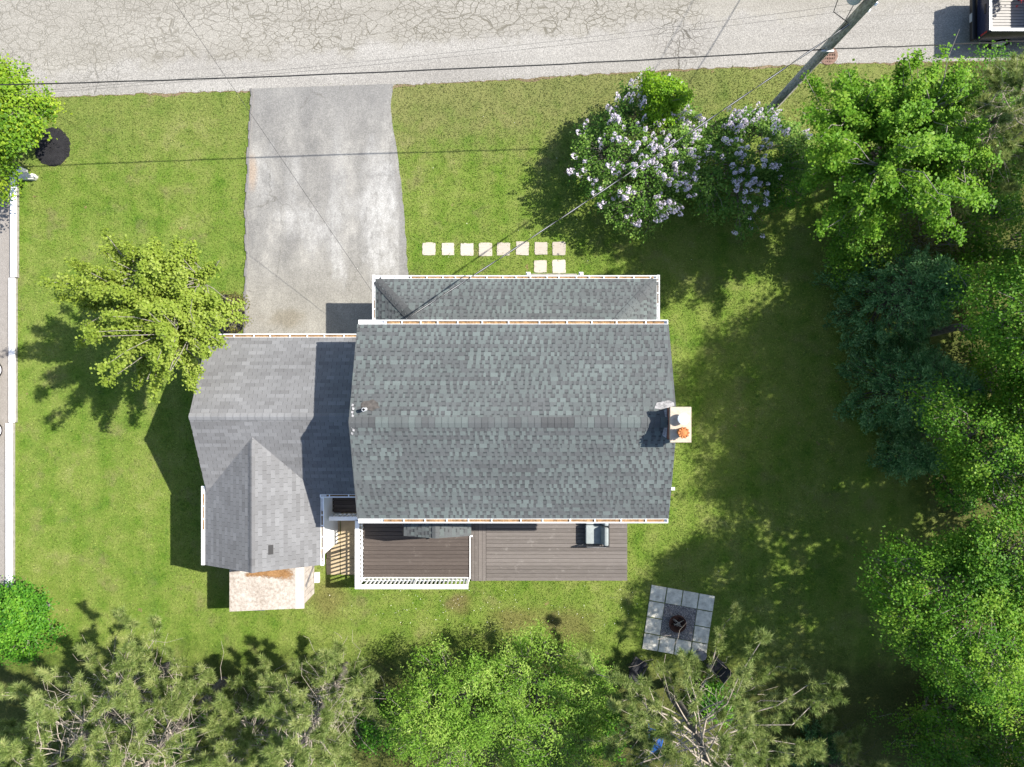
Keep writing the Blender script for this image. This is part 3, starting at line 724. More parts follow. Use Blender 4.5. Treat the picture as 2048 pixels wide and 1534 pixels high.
gutter((PX1, PY1 + 0.1, PZE - 0.03), (PX1, PY0 + 0.115, PZE - 0.03), (1, 0, 0), ev(5), (0.5, 0.95), 0.10, 6)
gutter((CX0 - 0.01, -3.7, CZE - 0.03), (CX0 - 0.01, CYS + 0.02, CZE - 0.03), (-1, 0, 0), ev(6), (0.1, 0.55), 0.12, 7)
gutter((CX1 + 0.01, CYS, CZE - 0.03), (CX1 + 0.01, GYS - 0.13, CZE - 0.03), (1, 0, 0), ev(6), (0.05, 0.8), 0.11, 8)
gutter((CX1, GYS, GZE - 0.03), (X0 + 0.2, GYS, GZE - 0.03), (0, -1, 0), ev(3), (0.1, 0.9), 0.11, 9)

# chimney with cement crown, clay pot and white cap
ch = MB().box(4.82, 5.33, -1.72, -0.755, 0.0, 6.94).build('chimney', M['brick'], house)
MB().hexa([(4.75, -1.78, 6.94), (5.40, -1.78, 6.94), (5.40, -0.70, 6.94), (4.75, -0.70, 6.94)], [(4.76, -1.77, 7.03), (5.39, -1.77, 7.03), (5.39, -0.71, 7.03), (4.76, -0.71, 7.03)]).build('chimney_crown', M['crown'], ch)
c = Vector((5.10, -1.05, 7.03))
MB().lathe(c, [(0.12, 0), (0.12, 0.16), (0.17, 0.17), (0.17, 0.24), (0.10, 0.29), (0.03, 0.31)], 18).build('metal_flue_cap', M['white'], ch, smooth=False)
c = Vector((5.09, -1.46, 7.03))
mb = MB().lathe(c, [(0.135, 0), (0.13, 0.22), (0.155, 0.23), (0.155, 0.28), (0.10, 0.285), (0.095, 0.10)], 20)
for k in range(10):
    an = 2 * math.pi * k / 10; mb.bar(c + Vector((0.11 * math.cos(an), 0.11 * math.sin(an), 0.29)), c + Vector((0.17 * math.cos(an), 0.17 * math.sin(an), 0.305)), 0.05, 0.04)
mb.lathe(c + Vector((0, 0, 0.28)), [(0.12, 0.0), (0.10, 0.03), (0.03, 0.05)], 14)
mb.build('clay_flue_pot', M['clay'], ch)
def on_main(x, y, dz=0.03): return Vector((x, y, ZR - (ZR - ZE) / (YN - YRG) * abs(y - YRG) + dz))
mb = MB(); pts = [(4.42, -0.78), (4.5, -0.60), (4.9, -0.52), (5.05, -0.60), (5.05, -0.70), (4.62, -0.80)]
mb.add([on_main(x, y) for x, y in pts], [tuple(range(len(pts)))][0:1])
pts = [(4.72, -0.85), (4.80, -0.76), (4.80, -1.12), (4.74, -1.10)]; mb.add([on_main(x, y, 0.028) for x, y in pts], [(0, 1, 2, 3)])
pts = [(4.71, -1.32), (4.80, -1.28), (4.80, -1.70), (4.66, -1.60)]; mb.add([on_main(x, y, 0.028) for x, y in pts], [(0, 1, 2, 3)])
mb.build('flashing_sealant', M['silver'], ch)
# plumbing vent near the west gable
vp = on_main(-4.55, -0.80, 0.02)
mb = MB(); pts = disc(-4.40, -0.68, 0.28, 0.17, 14, 0.25, 3); mb.add([on_main(x, y, 0.027) for x, y in pts], [tuple(range(len(pts)))])
vt = mb.build('vent_flashing', M['tar'], house)
MB().tube([vp - Vector((0, 0, 0.05)), vp + Vector((0, 0, 0.30)), vp + Vector((0, 0, 0.30)), vp + Vector((0, 0, 0.1))], [0.062, 0.058, 0.042, 0.04], 14).build('vent_pipe', M['galv'], vt)
mb = MB(); rr = random.Random(3)
for i in range(9):
    x = X0 + 0.03 + rr.uniform(0, 0.09); y = -0.62 - i * 0.11; mb.add([on_main(x, y, 0.03), on_main(x + 0.07, y - 0.03, 0.03), on_main(x + 0.05, y - 0.10, 0.03), on_main(x - 0.01, y - 0.07, 0.03)], [(3, 2, 1, 0)])
mb.build('gable_sealant', M['silver'], house)
MB().box(4.80, 5.36, -3.51, -3.42, 4.92, 5.0).build('wall_lamp', M['white'], house)
# roof vent and slipped-tab patch on the wing
def on_cross(x, y, dz): return Vector((x, y, cross_z(x) + dz))
mb = MB()
for i in range(5):
    x0 = -8.46 + i * 0.03; mb.hexa([on_cross(x0, -5.95, 0.01), on_cross(x0 + 0.018, -5.95, 0.01), on_cross(x0 + 0.018, -5.62, 0.01), on_cross(x0, -5.62, 0.01)],
        [on_cross(x0, -5.95, 0.035), on_cross(x0 + 0.018, -5.95, 0.035), on_cross(x0 + 0.018, -5.62, 0.035), on_cross(x0, -5.62, 0.035)])
mb.build('louvre_vent', M['blackmetal'], house)
# front steps with two white newel posts
MB().box(0.72, 2.58, PY0 - 0.3, 4.36, 0.0, 0.16).build('front_step', M['concrete'], house)
for x in (0.62, 2.66):
    q = MB().box(x - 0.065, x + 0.065, 4.15, 4.28, 0, 0.98).build('newel_post', M['white'], house)
    MB().hexa([(x - 0.085, 4.13, 0.98), (x + 0.085, 4.13, 0.98), (x + 0.085, 4.30, 0.98), (x - 0.085, 4.30, 0.98)], [(x - 0.03, 4.19, 1.06), (x + 0.03, 4.19, 1.06), (x + 0.03, 4.24, 1.06), (x - 0.03, 4.24, 1.06)]).build('post_cap', M['white'], q)

# ------------------------------------------------------------------ DECK
DZ, LZ, RZ = 0.90, 0.45, 1.80
deck = thing('deck', 'two level brown wooden deck behind the house with white railing on the upper level', 'deck', (-1.0, -6.0, 0))
mb = MB()
mb.box(-5.72, -1.64, -7.48, -4.2, 0.0, DZ - 0.03); mb.box(-6.90, -5.74, -5.0, -3.8, 0.55, DZ - 0.03); mb.box(-1.62, 4.48, -7.72, -4.12, 0.0, LZ - 0.03)
mb.build('deck_frame', simple('dark_joist', (0.03, 0.025, 0.022), 0.9, 0.1), deck)
y = -4.12; n = 0
bw, bp = 0.134, 0.1465
rb = random.Random(4)
while y - bw > -7.52:
    MB().box(-5.74, -1.62, y - bw, y, DZ - 0.028, DZ + rb.uniform(-0.002, 0.003)).build('deck_board', M['deck_up'], deck); y -= bp
MB().box(-5.75, -1.62, -7.53, -7.505, 0.60, DZ - 0.002).build('fascia_board', M['white'], deck)
y = -3.80
while y - bw > -5.02:
    MB().box(-6.94, -5.76, y - bw, y, DZ - 0.028, DZ + rb.uniform(-0.002, 0.003)).build('deck_board', M['deck_up'], deck); y -= bp
x = -1.605
for i in range(4):
    MB().box(x, x + 0.138, -7.76, -4.1, LZ - 0.028, LZ + rb.uniform(-0.002, 0.003)).build('deck_board', M['deck_lo'], deck); x += 0.147
y = -4.10
while y - bw > -7.80:
    MB().box(-1.012, 4.53, y - bw, y, LZ - 0.028, LZ + rb.uniform(-0.002, 0.003)).build('deck_board', M['deck_lo'], deck); y -= bp
# railings: top rail, bottom rail, posts and every baluster
bal = None
def baluster(x, y):
    global bal
    if bal is None:
        bal = bpy.data.meshes.new('baluster'); h = 0.027
        bal.from_pydata([(sx * h, sy * h, z) for z in (DZ - 0.10, RZ - 0.02) for sx, sy in ((-1, -1), (1, -1), (1, 1), (-1, 1))], [], [(0, 1, 5, 4), (1, 2, 6, 5), (2, 3, 7, 6), (3, 0, 4, 7), (4, 5, 6, 7)])
        bal.materials.append(M['white'])
    o = bpy.data.objects.new('baluster', bal); o.parent = deck; COL.objects.link(o); o.location = (x + 1.0, y + 6.0, 0)
RX, RY = -5.79, -7.60
def rail(a, b, wd=0.16):
    MB().bar((a[0], a[1], RZ), (b[0], b[1], RZ), wd, 0.04).build('top_rail', M['white'], deck)
    MB().bar((a[0], a[1], DZ + 0.07), (b[0], b[1], DZ + 0.07), 0.05, 0.035).build('bottom_rail', M['white'], deck)
rail((RX, -5.10), (RX, RY - 0.08)); rail((RX + 0.08, RY), (-1.64, RY)); rail((-6.84, -5.05), (RX + 0.08, -5.05), 0.15)
y = -5.25
while y > RY + 0.14: baluster(RX, y); y -= 0.155
x = RX + 0.24
while x < -1.78: baluster(x, RY); x += 0.155
x = -6.68
while x < RX - 0.1: baluster(x, -5.05); x += 0.17
for x, y in ((RX, RY), (RX, -5.10), (-1.70, RY), (-6.80, -5.05), (RX, -6.35), (-3.7, RY)):
    MB().box(x - 0.045, x + 0.045, y - 0.045, y + 0.045, 0.0, RZ - 0.019).build('railing_post', M['white'], deck)
MB().box(-1.635, -1.607, RY + 0.05, KYS + 0.06, DZ - 0.02, DZ + 0.05).build('edge_trim', M['white'], deck)

# walkway slab between the garage wing and the deck
sb = MB(); mx = -6.86
sl_ob = thing('walkway', 'tan concrete slab walkway in the gap between garage wing and deck', 'walkway', (-6.9, -6.5, 0))
for (xa, xb) in ((-7.42, mx - 0.008), (mx + 0.008, -5.80)):
    for (ya, yb) in ((-5.0, -6.0), (-6.016, -6.98), (-6.996, -7.62)):
        MB().prism([(xa - 0.0, ya), (xa + 0.03, yb), (xb, yb), (xb, ya)], 0.004, 0.045).build('slab', M['slab'], sl_ob)

# ------------------------------------------------------------------ sofa on the lower deck
sofa = thing('sofa', 'grey cushioned outdoor sofa with black frame on the lower deck under the eave', 'sofa', (3.3, -5.5, LZ))
SX0, SX1, SY0, SY1 = 2.86, 3.72, -6.29, -4.55
mb = MB()
for x in (SX0 + 0.03, SX1 - 0.03):
    for y in (SY0 + 0.03, SY1 - 0.03): mb.box(x - 0.025, x + 0.025, y - 0.025, y + 0.025, LZ + 0.004, LZ + 0.62)
mb.box(SX0, SX1, SY0, SY0 + 0.05, LZ + 0.60, LZ + 0.64); mb.box(SX0, SX1, SY1 - 0.05, SY1, LZ + 0.60, LZ + 0.64)
mb.box(SX0 + 0.03, SX1 - 0.03, SY0 + 0.05, SY1 - 0.05, LZ + 0.20, LZ + 0.25); mb.box(SX1 - 0.05, SX1, SY0 + 0.05, SY1 - 0.05, LZ + 0.25, LZ + 0.82)
for i in range(7): mb.box(SX0 + 0.1 + i * 0.1, SX0 + 0.12 + i * 0.1, SY0 + 0.015, SY0 + 0.035, LZ + 0.25, LZ + 0.60)
mb.build('frame', M['blackmetal'], sofa)
for y0, y1 in ((SY0 + 0.07, -5.48), (-5.46, SY1 - 0.06)):
    MB().box(SX0 - 0.01, SX1 - 0.22, y0, y1, LZ + 0.255, LZ + 0.43).build('seat_cushion', M['cushion'], sofa, bevel=0.05)
    MB().hexa([(SX1 - 0.30, y0, LZ + 0.40), (SX1 - 0.06, y0, LZ + 0.40), (SX1 - 0.06, y1, LZ + 0.40), (SX1 - 0.30, y1, LZ + 0.40)],
              [(SX1 - 0.20, y0 + 0.02, LZ + 0.86), (SX1 - 0.04, y0 + 0.02, LZ + 0.88), (SX1 - 0.04, y1 - 0.02, LZ + 0.88), (SX1 - 0.20, y1 - 0.02, LZ + 0.86)]).build('back_cushion', M['cushion'], sofa, bevel=0.05)
MB().box(SX0 + 0.02, SX1 - 0.1, SY0 - 0.005, SY0 + 0.0, LZ + 0.605, LZ + 0.642).build('arm_strip', M['chrome'], sofa)

# ------------------------------------------------------------------ shed, bin
shed = thing('shed', 'low storage shed with pale strand board roof strewn with pine needles behind the garage', 'shed', (-9.2, -7.5, 0))
SW, SE, SN, SS = -10.53, -7.86, -6.30, -8.50
zr = lambda x: 1.90 + (x - SW) * (1.50 - 1.90) / (SE - SW)
mb = MB().hexa([(SW + 0.1, SS + 0.12, 0), (SE - 0.06, SS + 0.12, 0), (SE - 0.06, SN, 0), (SW + 0.1, SN, 0)], [(SW + 0.1, SS + 0.12, zr(SW + .1) - 0.04), (SE - 0.06, SS + 0.12, zr(SE) - 0.04), (SE - 0.06, SN, zr(SE) - 0.04), (SW + 0.1, SN, zr(SW + .1) - 0.04)]).build('wall', M['plank'], shed)
ny = 9
for i in range(ny):
    ya = SS + 0.12 + (SN - SS - 0.12) * i / ny; yb = SS + 0.12 + (SN - SS - 0.12) * (i + 1) / ny
    MB().box(SE - 0.058, SE - 0.03, ya + 0.008, yb - 0.008, 0.02, zr(SE) - 0.05).build('plank', M['plank'], shed)
MB().bar((SE - 0.015, SS + 0.75, 1.25), (SE - 0.015, SN - 0.9, 0.1), 0.09, 0.03, up=(1, 0, 0)).build('brace', M['stonegrey'], shed)
rf = MB()
def roofq(x0, x1, y0, y1, dz, th, mb):
    return mb.hexa([(x0, y0, zr(x0) - th + dz), (x1, y0, zr(x1) - th + dz), (x1, y1, zr(x1) - th + dz), (x0, y1, zr(x0) - th + dz)], [(x0, y0, zr(x0) + dz), (x1, y0, zr(x1) + dz), (x1, y1, zr(x1) + dz), (x0, y1, zr(x0) + dz)])
roofq(SW, SE - 0.33, SS, SN, 0.0, 0.035, rf); rfo = rf.build('roof', M['shedroof'], shed)
roofq(SE - 0.325, SE, SS - 0.01, SN, 0.005, 0.045, MB()).build('roof_trim', simple('pale_board', (0.36, 0.33, 0.305), 0.8, 0.15, 0.12, 5), shed)
# the drift of fallen needles on its roof
rr = random.Random(9); V = []; Fn = []
for i in range(5200):
    x = rr.triangular(-10.0, SE - 0.36, -8.9); f = (x + 10.0) / 1.8
    top = -7.02 + 0.10 * math.sin(f * 5.2) ; y = rr.gauss(-7.16 + 0.06 * math.sin(f * 4), 0.075 * (0.45 + min(1, f)))
    if y > -6.95: continue
    z = zr(x) + 0.006 + rr.random() * 0.02; a = rr.gauss(0, 0.6); l = rr.uniform(0.03, 0.07)
    n0 = len(V); V += [(x - l * math.cos(a), y - l * math.sin(a), z), (x + l * math.cos(a), y + l * math.sin(a), z + 0.008), (x + 0.006, y + 0.008, z + 0.006)]; Fn.append((n0, n0 + 1, n0 + 2))
np_mesh('needle_litter', V, Fn, M['needles'], shed, kind='stuff')
for y in (-6.95, -7.72):
    MB().box(SE + 0.0, SE + 0.19, y - 0.20, y + 0.20, 0.0, 0.14).build('foundation_block', simple('white_block', (0.7, 0.68, 0.6), 0.9, 0.1), shed)
bn = thing('storage_bin', 'grey green plastic bin with lid tucked behind the low shed', 'bin', (-9.95, -8.9, 0))
MB().hexa([(-10.2, -8.80, 0), (-9.72, -8.80, 0), (-9.72, -8.42, 0), (-10.2, -8.42, 0)], [(-10.24, -8.84, 0.6), (-9.68, -8.84, 0.6), (-9.68, -8.40, 0.6), (-10.24, -8.40, 0.6)]).build('body', M['binplastic'], bn)
MB().box(-10.27, -9.65, -8.87, -8.395, 0.601, 0.65).build('lid', M['binplastic'], bn, bevel=0.02)

# ------------------------------------------------------------------ stepping stones
names = ['leftmost', 'second', 'third', 'fourth', 'fifth', 'sixth', 'seventh']
stones = [(858, 498, 'stepping stone nearest the driveway at the left end of the row'), (896, 498, 'second stepping stone from the driveway in the long row'), (934, 499, 'third stepping stone from the driveway in the long row'),
          (971, 499, 'fourth stepping stone from the driveway, faintly scratched, under the wire shadow'), (1007, 498, 'fifth stepping stone from the driveway in the long row'), (1045, 497, 'sixth stepping stone, crossed from above by the service wire'),
          (1082, 497, 'seventh stepping stone, at the corner of the path turning to the porch'), (1118, 497, 'greyish stepping stone at the right end of the long row'),
          (1081, 533, 'mottled stepping stone at the front step, the left of two'), (1118, 533, 'pale stepping stone at the front step, the right of two')]
stone_polys = []
for i, (px, py, lb) in enumerate(stones):
    q = P(px, py); hx = 0.255 + rs.uniform(-0.012, 0.014); hy = 0.255 + rs.uniform(-0.012, 0.014); a = rs.uniform(-0.03, 0.03)
    rr = random.Random(i); poly = []
    for (sx, sy), (tx, ty) in (((-1, -1), (1, -1)), ((1, -1), (1, 1)), ((1, 1), (-1, 1)), ((-1, 1), (-1, -1))):
        for k in range(6):
            f = k / 6; x = (sx + (tx - sx) * f) * hx; y = (sy + (ty - sy) * f) * hy; j = 0.975 if k == 0 else 1.0
            x = x * j + rr.uniform(-0.012, 0.012); y = y * j + rr.uniform(-0.012, 0.012)
            poly.append((q.x + x * math.cos(a) - y * math.sin(a), q.y + x * math.sin(a) + y * math.cos(a)))
    stone_polys.append([(q.x - hx + .04, q.y - hy + .04), (q.x + hx - .04, q.y - hy + .04), (q.x + hx - .04, q.y + hy - .04), (q.x - hx + .04, q.y + hy - .04)])
    tag(MB().prism(poly, -0.02, 0.022).build('stepping_stone', M['stone']), lb, 'stepping stone', 'stepping stones across the front lawn')

# ------------------------------------------------------------------ patio with fire pit
pat = thing('patio', 'tilted square patio of grey concrete slabs framing a gravel bed', 'patio', P(1357, 1240))
TL, TR, BL = P(1302, 1168), P(1430, 1191), P(1283, 1297)
uu = (TR - TL) / 4; vv = (BL - TL) / 4
patio_poly = [tuple((TL - uu * .0)[:2]), tuple(TR[:2]), tuple((TR + vv * 4)[:2]), tuple(BL[:2])]
for i in range(4):
    for j in range(4):
        if i in (1, 2) and j in (1, 2): continue
        c = TL + uu * (i + 0.5) + vv * (j + 0.5); hu = uu * 0.47; hv = vv * 0.47; z = 0.05 + rs.uniform(-0.004, 0.006)
        q = [c - hu - hv, c + hu - hv, c + hu + hv, c - hu + hv][::-1]
        MB().hexa([(p.x, p.y, 0.0) for p in q], [(p.x, p.y, z) for p in q]).build('paver', M['paver'], pat, bevel=0.008)
c0 = TL + uu + vv; q = [c0, c0 + uu * 2, c0 + uu * 2 + vv * 2, c0 + vv * 2][::-1]
MB().add([(p.x, p.y, 0.018) for p in q], [(0, 1, 2, 3)]).build('gravel_base', M['stonegrey'], pat)
mb = MB(); rr = random.Random(21)
for i in range(2600):
    p = c0 + uu * rr.uniform(0.02, 1.98) + vv * rr.uniform(0.02, 1.98); r = rr.uniform(0.010, 0.022); z = 0.02 + rr.uniform(0, 0.016)
    an = rr.uniform(0, 6.28); pts = [(p.x + r * math.cos(an + k * 1.57) * rr.uniform(.7, 1.1), p.y + r * math.sin(an + k * 1.57) * rr.uniform(.7, 1.1), z) for k in range(4)]
    mb.add(pts + [(p.x, p.y, z + r * 0.8)], [(0, 1, 4), (1, 2, 4), (2, 3, 4), (3, 0, 4)], rr.randrange(3))
mb.build('gravel', [simple('gravel_a', (0.34, 0.30, 0.27), 0.9), simple('gravel_b', (0.19, 0.18, 0.18), 0.9), simple('gravel_c', (0.46, 0.43, 0.41), 0.9)], pat, kind='stuff')
fpc = P(1352, 1243, 0.05)
fp = thing('fire_pit', 'round rusty fire bowl with half burnt sticks on the gravel of the patio', 'fire pit', fpc)
MB().lathe(fpc, [(0.17, 0), (0.26, 0.10), (0.32, 0.26), (0.35, 0.27), (0.35, 0.29), (0.30, 0.29), (0.24, 0.13), (0.09, 0.07)], 26).build('bowl', M['rustdark'], fp, smooth=False)
rr = random.Random(2)
for i in range(9):
    a = rr.uniform(0, 3.14); r = rr.uniform(0.1, 0.22); o = Vector((rr.uniform(-.1, .1), rr.uniform(-.12, .1), 0.12 + 0.02 * i)); d = Vector((math.cos(a), math.sin(a), rr.uniform(-.1, .25))) * r
    MB().tube([fpc + o - d, fpc + o, fpc + o + d], [0.018, 0.016, 0.010], 5).build('stick', M['twig'] if i % 3 else M['pit'], fp)

def chair(name, label, loc, yaw, mat, seatmat, cat='chair', group=None):
    t = thing(name, label, cat, loc, group); t.rotation_euler = (0, 0, yaw)
    def pt(n, mb, m, bev=0.0):
        o = mb.build(n, m, None, bevel=bev); o.parent = t; return o
    pt('seat', MB().box(-0.27, 0.27, -0.26, 0.26, 0.38, 0.42), seatmat, 0.012)
    pt('backrest', MB().hexa([(-0.27, 0.24, 0.45), (0.27, 0.24, 0.45), (0.27, 0.28, 0.45), (-0.27, 0.28, 0.45)], [(-0.26, 0.42, 0.98), (0.26, 0.42, 0.98), (0.26, 0.45, 0.98), (-0.26, 0.45, 0.98)]), seatmat, 0.012)
    for sx in (-0.25, 0.25):
        pt('leg', MB().tube([(sx, -0.28, 0), (sx, 0.05, 0.40), (sx, 0.27, 0.45)], 0.016, 6), mat)
        pt('leg', MB().tube([(sx, 0.34, 0), (sx, 0.0, 0.39), (sx, -0.22, 0.62)], 0.016, 6), mat)
        pt('armrest', MB().box(sx - 0.03, sx + 0.03, -0.26, 0.28, 0.62, 0.65), mat, 0.008)
    return t
q = P(1290, 1318); chair('folding_chair', 'black fabric folding chair at the lower left corner of the patio', (q.x - 0.35, q.y - 0.1, 0), 2.6, M['blackmetal'], simple('black_fabric', (0.035, 0.035, 0.038), 0.9, 0.1), group='folding chairs around the patio')
q = P(1425, 1322); chair('folding_chair', 'black fabric folding chair at the lower right corner of the patio', (q.x, q.y, 0), -2.3, M['blackmetal'], bpy.data.materials['black_fabric'], group='folding chairs around the patio')
q = P(1306, 1462); chair('plastic_chair', 'bright blue chair half hidden under the pine boughs', (q.x, q.y, 0), 2.9, M['blue'], M['blue'])
q = P(1397, 1302)
tb = thing('side_table', 'small round grey table at the lower right slab of the patio', 'table', (q.x, q.y, 0.05))
MB().lathe(Vector((q.x, q.y, 0.05)), [(0.19, 0.40), (0.20, 0.42), (0.20, 0.44), (0.17, 0.445)], 22).build('table_top', M['stonegrey'], tb)
MB().lathe(Vector((q.x, q.y, 0.05)), [(0.13, 0), (0.05, 0.04), (0.04, 0.39), (0.12, 0.405)], 14).build('pedestal', M['stonegrey'], tb)

# ------------------------------------------------------------------ low white wall and neighbour's car on the west side
nw = thing('garden_wall', 'long low white painted wall along the west edge of the lawn', 'wall', (-19.8, 0, 0))
def wsec(px0, px1, y0, y1, z=0.20):
    a = P(px0, y0, z); b = P(px1, y1, z)
    o = MB().box(a.x + 0.01, b.x - 0.01, b.y, a.y, 0.0, z - 0.062).build('wall_section', M['concrete'], nw)
    MB().box(a.x, b.x, b.y, a.y, z - 0.06, z).build('coping', M['wallwhite'], o, bevel=0.01)
wsec(20, 32, 358, 554); wsec(17, 29, 555.5, 845); wsec(11, 24, 846.5, 1175)
a = P(19, 342, 0.22); b = P(70, 357, 0.22)
MB().prism([(a.x, b.y + .006), (b.x - 0.1, b.y - 0.03), (b.x, b.y + 0.06), (b.x, a.y - 0.12), (b.x - 0.5, a.y), (a.x + 0.15, a.y - 0.02), (a.x, a.y - 0.1)], 0, 0.22).build('wall_return', M['paver'], nw, bevel=0.02)  # grey instead of wall white: the round tree's shade put into the colour
q = P(38, 338, 0.4); MB().box(q.x - 0.08, q.x + 0.08, q.y - 0.08, q.y + 0.08, 0, 0.42).build('wall_pier', M['wallwhite'], nw)

def wheel(parent, x, y, r, wd, side, z0=0.0, hub='silverpaint'):
    """side +1: outer face towards +x ; axis along x"""
    c = Vector((x, y, z0 + r)); n = 24
    def ring(prof, name, mat, par):
        mb = MB(); base = 0
        for rad, dx in prof:
            for k in range(n):
                an = 2 * math.pi * k / n; mb.v.append((c.x + dx * side, c.y + rad * math.cos(an), c.z + rad * math.sin(an)))
        for i in range(len(prof) - 1):
            for k in range(n):
                mb.f.append((i * n + k, i * n + (k + 1) % n, (i + 1) * n + (k + 1) % n, (i + 1) * n + k)); mb.mi.append(0); mb.t.append(.5)
        e = (len(prof) - 1) * n; mb.f.append(tuple(e + k for k in range(n))); mb.mi.append(0); mb.t.append(.5)
        return mb.build(name, mat, par)
    t = ring([(r * 0.6, -wd), (r * 0.97, -wd), (r, -wd * 0.8), (r, -wd * 0.2), (r * 0.95, 0), (r * 0.74, 0.0), (r * 0.70, -0.03)], 'wheel', M['rubber'], parent)
    h = ring([(r * 0.70, -0.03), (r * 0.68, 0.004), (r * 0.55, -0.005), (r * 0.2, -0.01), (r * 0.12, 0.01)], 'rim', M[hub], t)
    return t
M['rimwhite'] = simple('bright_rim', (0.72, 0.72, 0.72), 0.3, 0.5, 0.05)
car = thing('parked_car', "silver hatchback on the neighbouring driveway, only its wheels within the picture", 'car', (-21.2, -0.66, 0))
prof = [(-2.05, 0.35), (-2.05, 0.80), (-1.2, 0.92), (-0.55, 1.42), (0.9, 1.46), (1.75, 0.98), (1.95, 0.85), (1.98, 0.35)]
yc = -0.66
mb = MB(); k = len(prof)
mb.v = [(-20.42 - (0.14 if z > 1 else 0.0), yc - yy, z) for yy, z in prof] + [(-22.05 + (0.14 if z > 1 else 0.0), yc - yy, z) for yy, z in prof]
mb.f = [tuple(range(k)), tuple(range(2 * k - 1, k - 1, -1))] + [(i, i + k, (i + 1) % k + k, (i + 1) % k) for i in range(k)]; mb.mi = [0] * len(mb.f); mb.t = [.5] * len(mb.f)
mb.build('body', M['silverpaint'], car, bevel=0.05)
for yy in (1.2, -1.2):
    for xx, sd in ((-20.33, 1), (-22.14, -1)): wheel(car, xx, yc + yy, 0.30, 0.19, sd, 0.008, 'rimwhite')
mb = MB()
mb.add([(-20.545, yc + 0.5, 1.36), (-20.545, yc - 0.85, 1.36), (-20.505, yc - 1.3, 1.05), (-20.505, yc + 0.85, 1.05)], [(0, 1, 2, 3)])
mb.build('side_window', M['glass'], car)

# ------------------------------------------------------------------ pickup at the top right
tk = thing('pickup_truck', 'navy blue pickup parked at the road edge with its ribbed grey bed towards the camera', 'truck', (20.8, 14.3, 0.012))
TX, TY0, TY1, TZ = 18.1, 13.36, 15.25, 1.42
MB().box(TX + 0.05, TX + 5.4, TY0 + 0.08, TY1 - 0.08, 0.55, 0.80).build('chassis', M['blackmetal'], tk)
for ya, yb in ((TY0, TY0 + 0.12), (TY1 - 0.12, TY1)):
    o = MB().box(TX + 0.06, TX + 2.0, ya, yb, 0.62, TZ).build('bed_wall', M['navy'], tk, bevel=0.03)
    MB().box(TX + 0.08, TX + 1.98, ya + 0.01, yb - 0.01, TZ + 0.002, TZ + 0.025).build('bed_rail', M['chrome'], o)
tg = MB().box(TX, TX + 0.055, TY0 + 0.02, TY1 - 0.02, 0.72, TZ).build('tailgate', M['navy'], tk, bevel=0.02)
MB().box(TX + 0.0, TX + 0.09, TY0 + 0.04, TY1 - 0.04, TZ + 0.002, TZ + 0.03).build('tailgate_cap', M['chrome'], tg)
MB().box(TX - 0.02, TX - 0.002, 14.15, 14.5, 1.18, 1.26).build('handle', M['blackmetal'], tg)
bmp = MB().box(TX - 0.16, TX - 0.01, TY0 + 0.04, TY1 - 0.04, 0.50, 0.70).build('bumper', M['blackmetal'], tk, bevel=0.03)
MB().box(TX - 0.18, TX - 0.162, 14.12, 14.45, 0.54, 0.68).build('licence_plate', M['chrome'], bmp)
for y in (TY0 + 0.03, TY1 - 0.09): MB().box(TX - 0.012, TX + 0.05, y, y + 0.06, 0.95, 1.32).build('tail_light', M['redlamp'], tk)
MB().box(TX + 0.06, TX + 2.0, TY0 + 0.12, TY1 - 0.12, 0.80, 0.86).build('bed_floor', M['bed'], tk)
y = TY0 + 0.16
while y < TY1 - 0.2:
    MB().box(TX + 0.08, TX + 1.96, y, y + 0.075, 0.861, 0.885).build('bed_rib', M['bed'], tk); y += 0.115
mb = MB().hexa([(TX + 2.02, TY0, 0.6), (TX + 3.7, TY0, 0.6), (TX + 3.7, TY1, 0.6), (TX + 2.02, TY1, 0.6)], [(TX + 2.02, TY0, 1.42), (TX + 3.9, TY0, 1.35), (TX + 3.9, TY1, 1.35), (TX + 2.02, TY1, 1.42)])
mb.hexa([(TX + 2.02, TY0 + 0.02, 1.421), (TX + 3.85, TY0 + 0.02, 1.40), (TX + 3.85, TY1 - 0.02, 1.40), (TX + 2.02, TY1 - 0.02, 1.421)], [(TX + 2.1, TY0 + 0.2, 1.95), (TX + 3.3, TY0 + 0.2, 1.95), (TX + 3.3, TY1 - 0.2, 1.95), (TX + 2.1, TY1 - 0.2, 1.95)])
mb.hexa([(TX + 3.905, TY0 + 0.02, 0.6), (TX + 5.45, TY0 + 0.06, 0.6), (TX + 5.45, TY1 - 0.06, 0.6), (TX + 3.905, TY1 - 0.02, 0.6)], [(TX + 3.905, TY0 + 0.02, 1.33), (TX + 5.35, TY0 + 0.1, 1.18), (TX + 5.35, TY1 - 0.1, 1.18), (TX + 3.905, TY1 - 0.02, 1.33)])
mb.build('cab', M['navy'], tk, bevel=0.05)
def wheel_y(parent, x, y, r, wd, side):
    mb = MB(); n = 22; mb.tube([(x, y - wd * side, r + 0.012), (x, y, r + 0.012)], [r, r], n)
    t = mb.build('wheel', M['rubber'], parent, bevel=0.02)
    MB().tube([(x, y + 0.001 * side, r + 0.012), (x, y + 0.012 * side, r + 0.012)], [r * 0.6, r * 0.55], 18).build('rim', M['silverpaint'], t)
for x in (TX + 1.05, TX + 4.5):
    wheel_y(tk, x, TY0 + 0.0, 0.40, 0.25, -1); wheel_y(tk, x, TY1, 0.40, 0.25, 1)

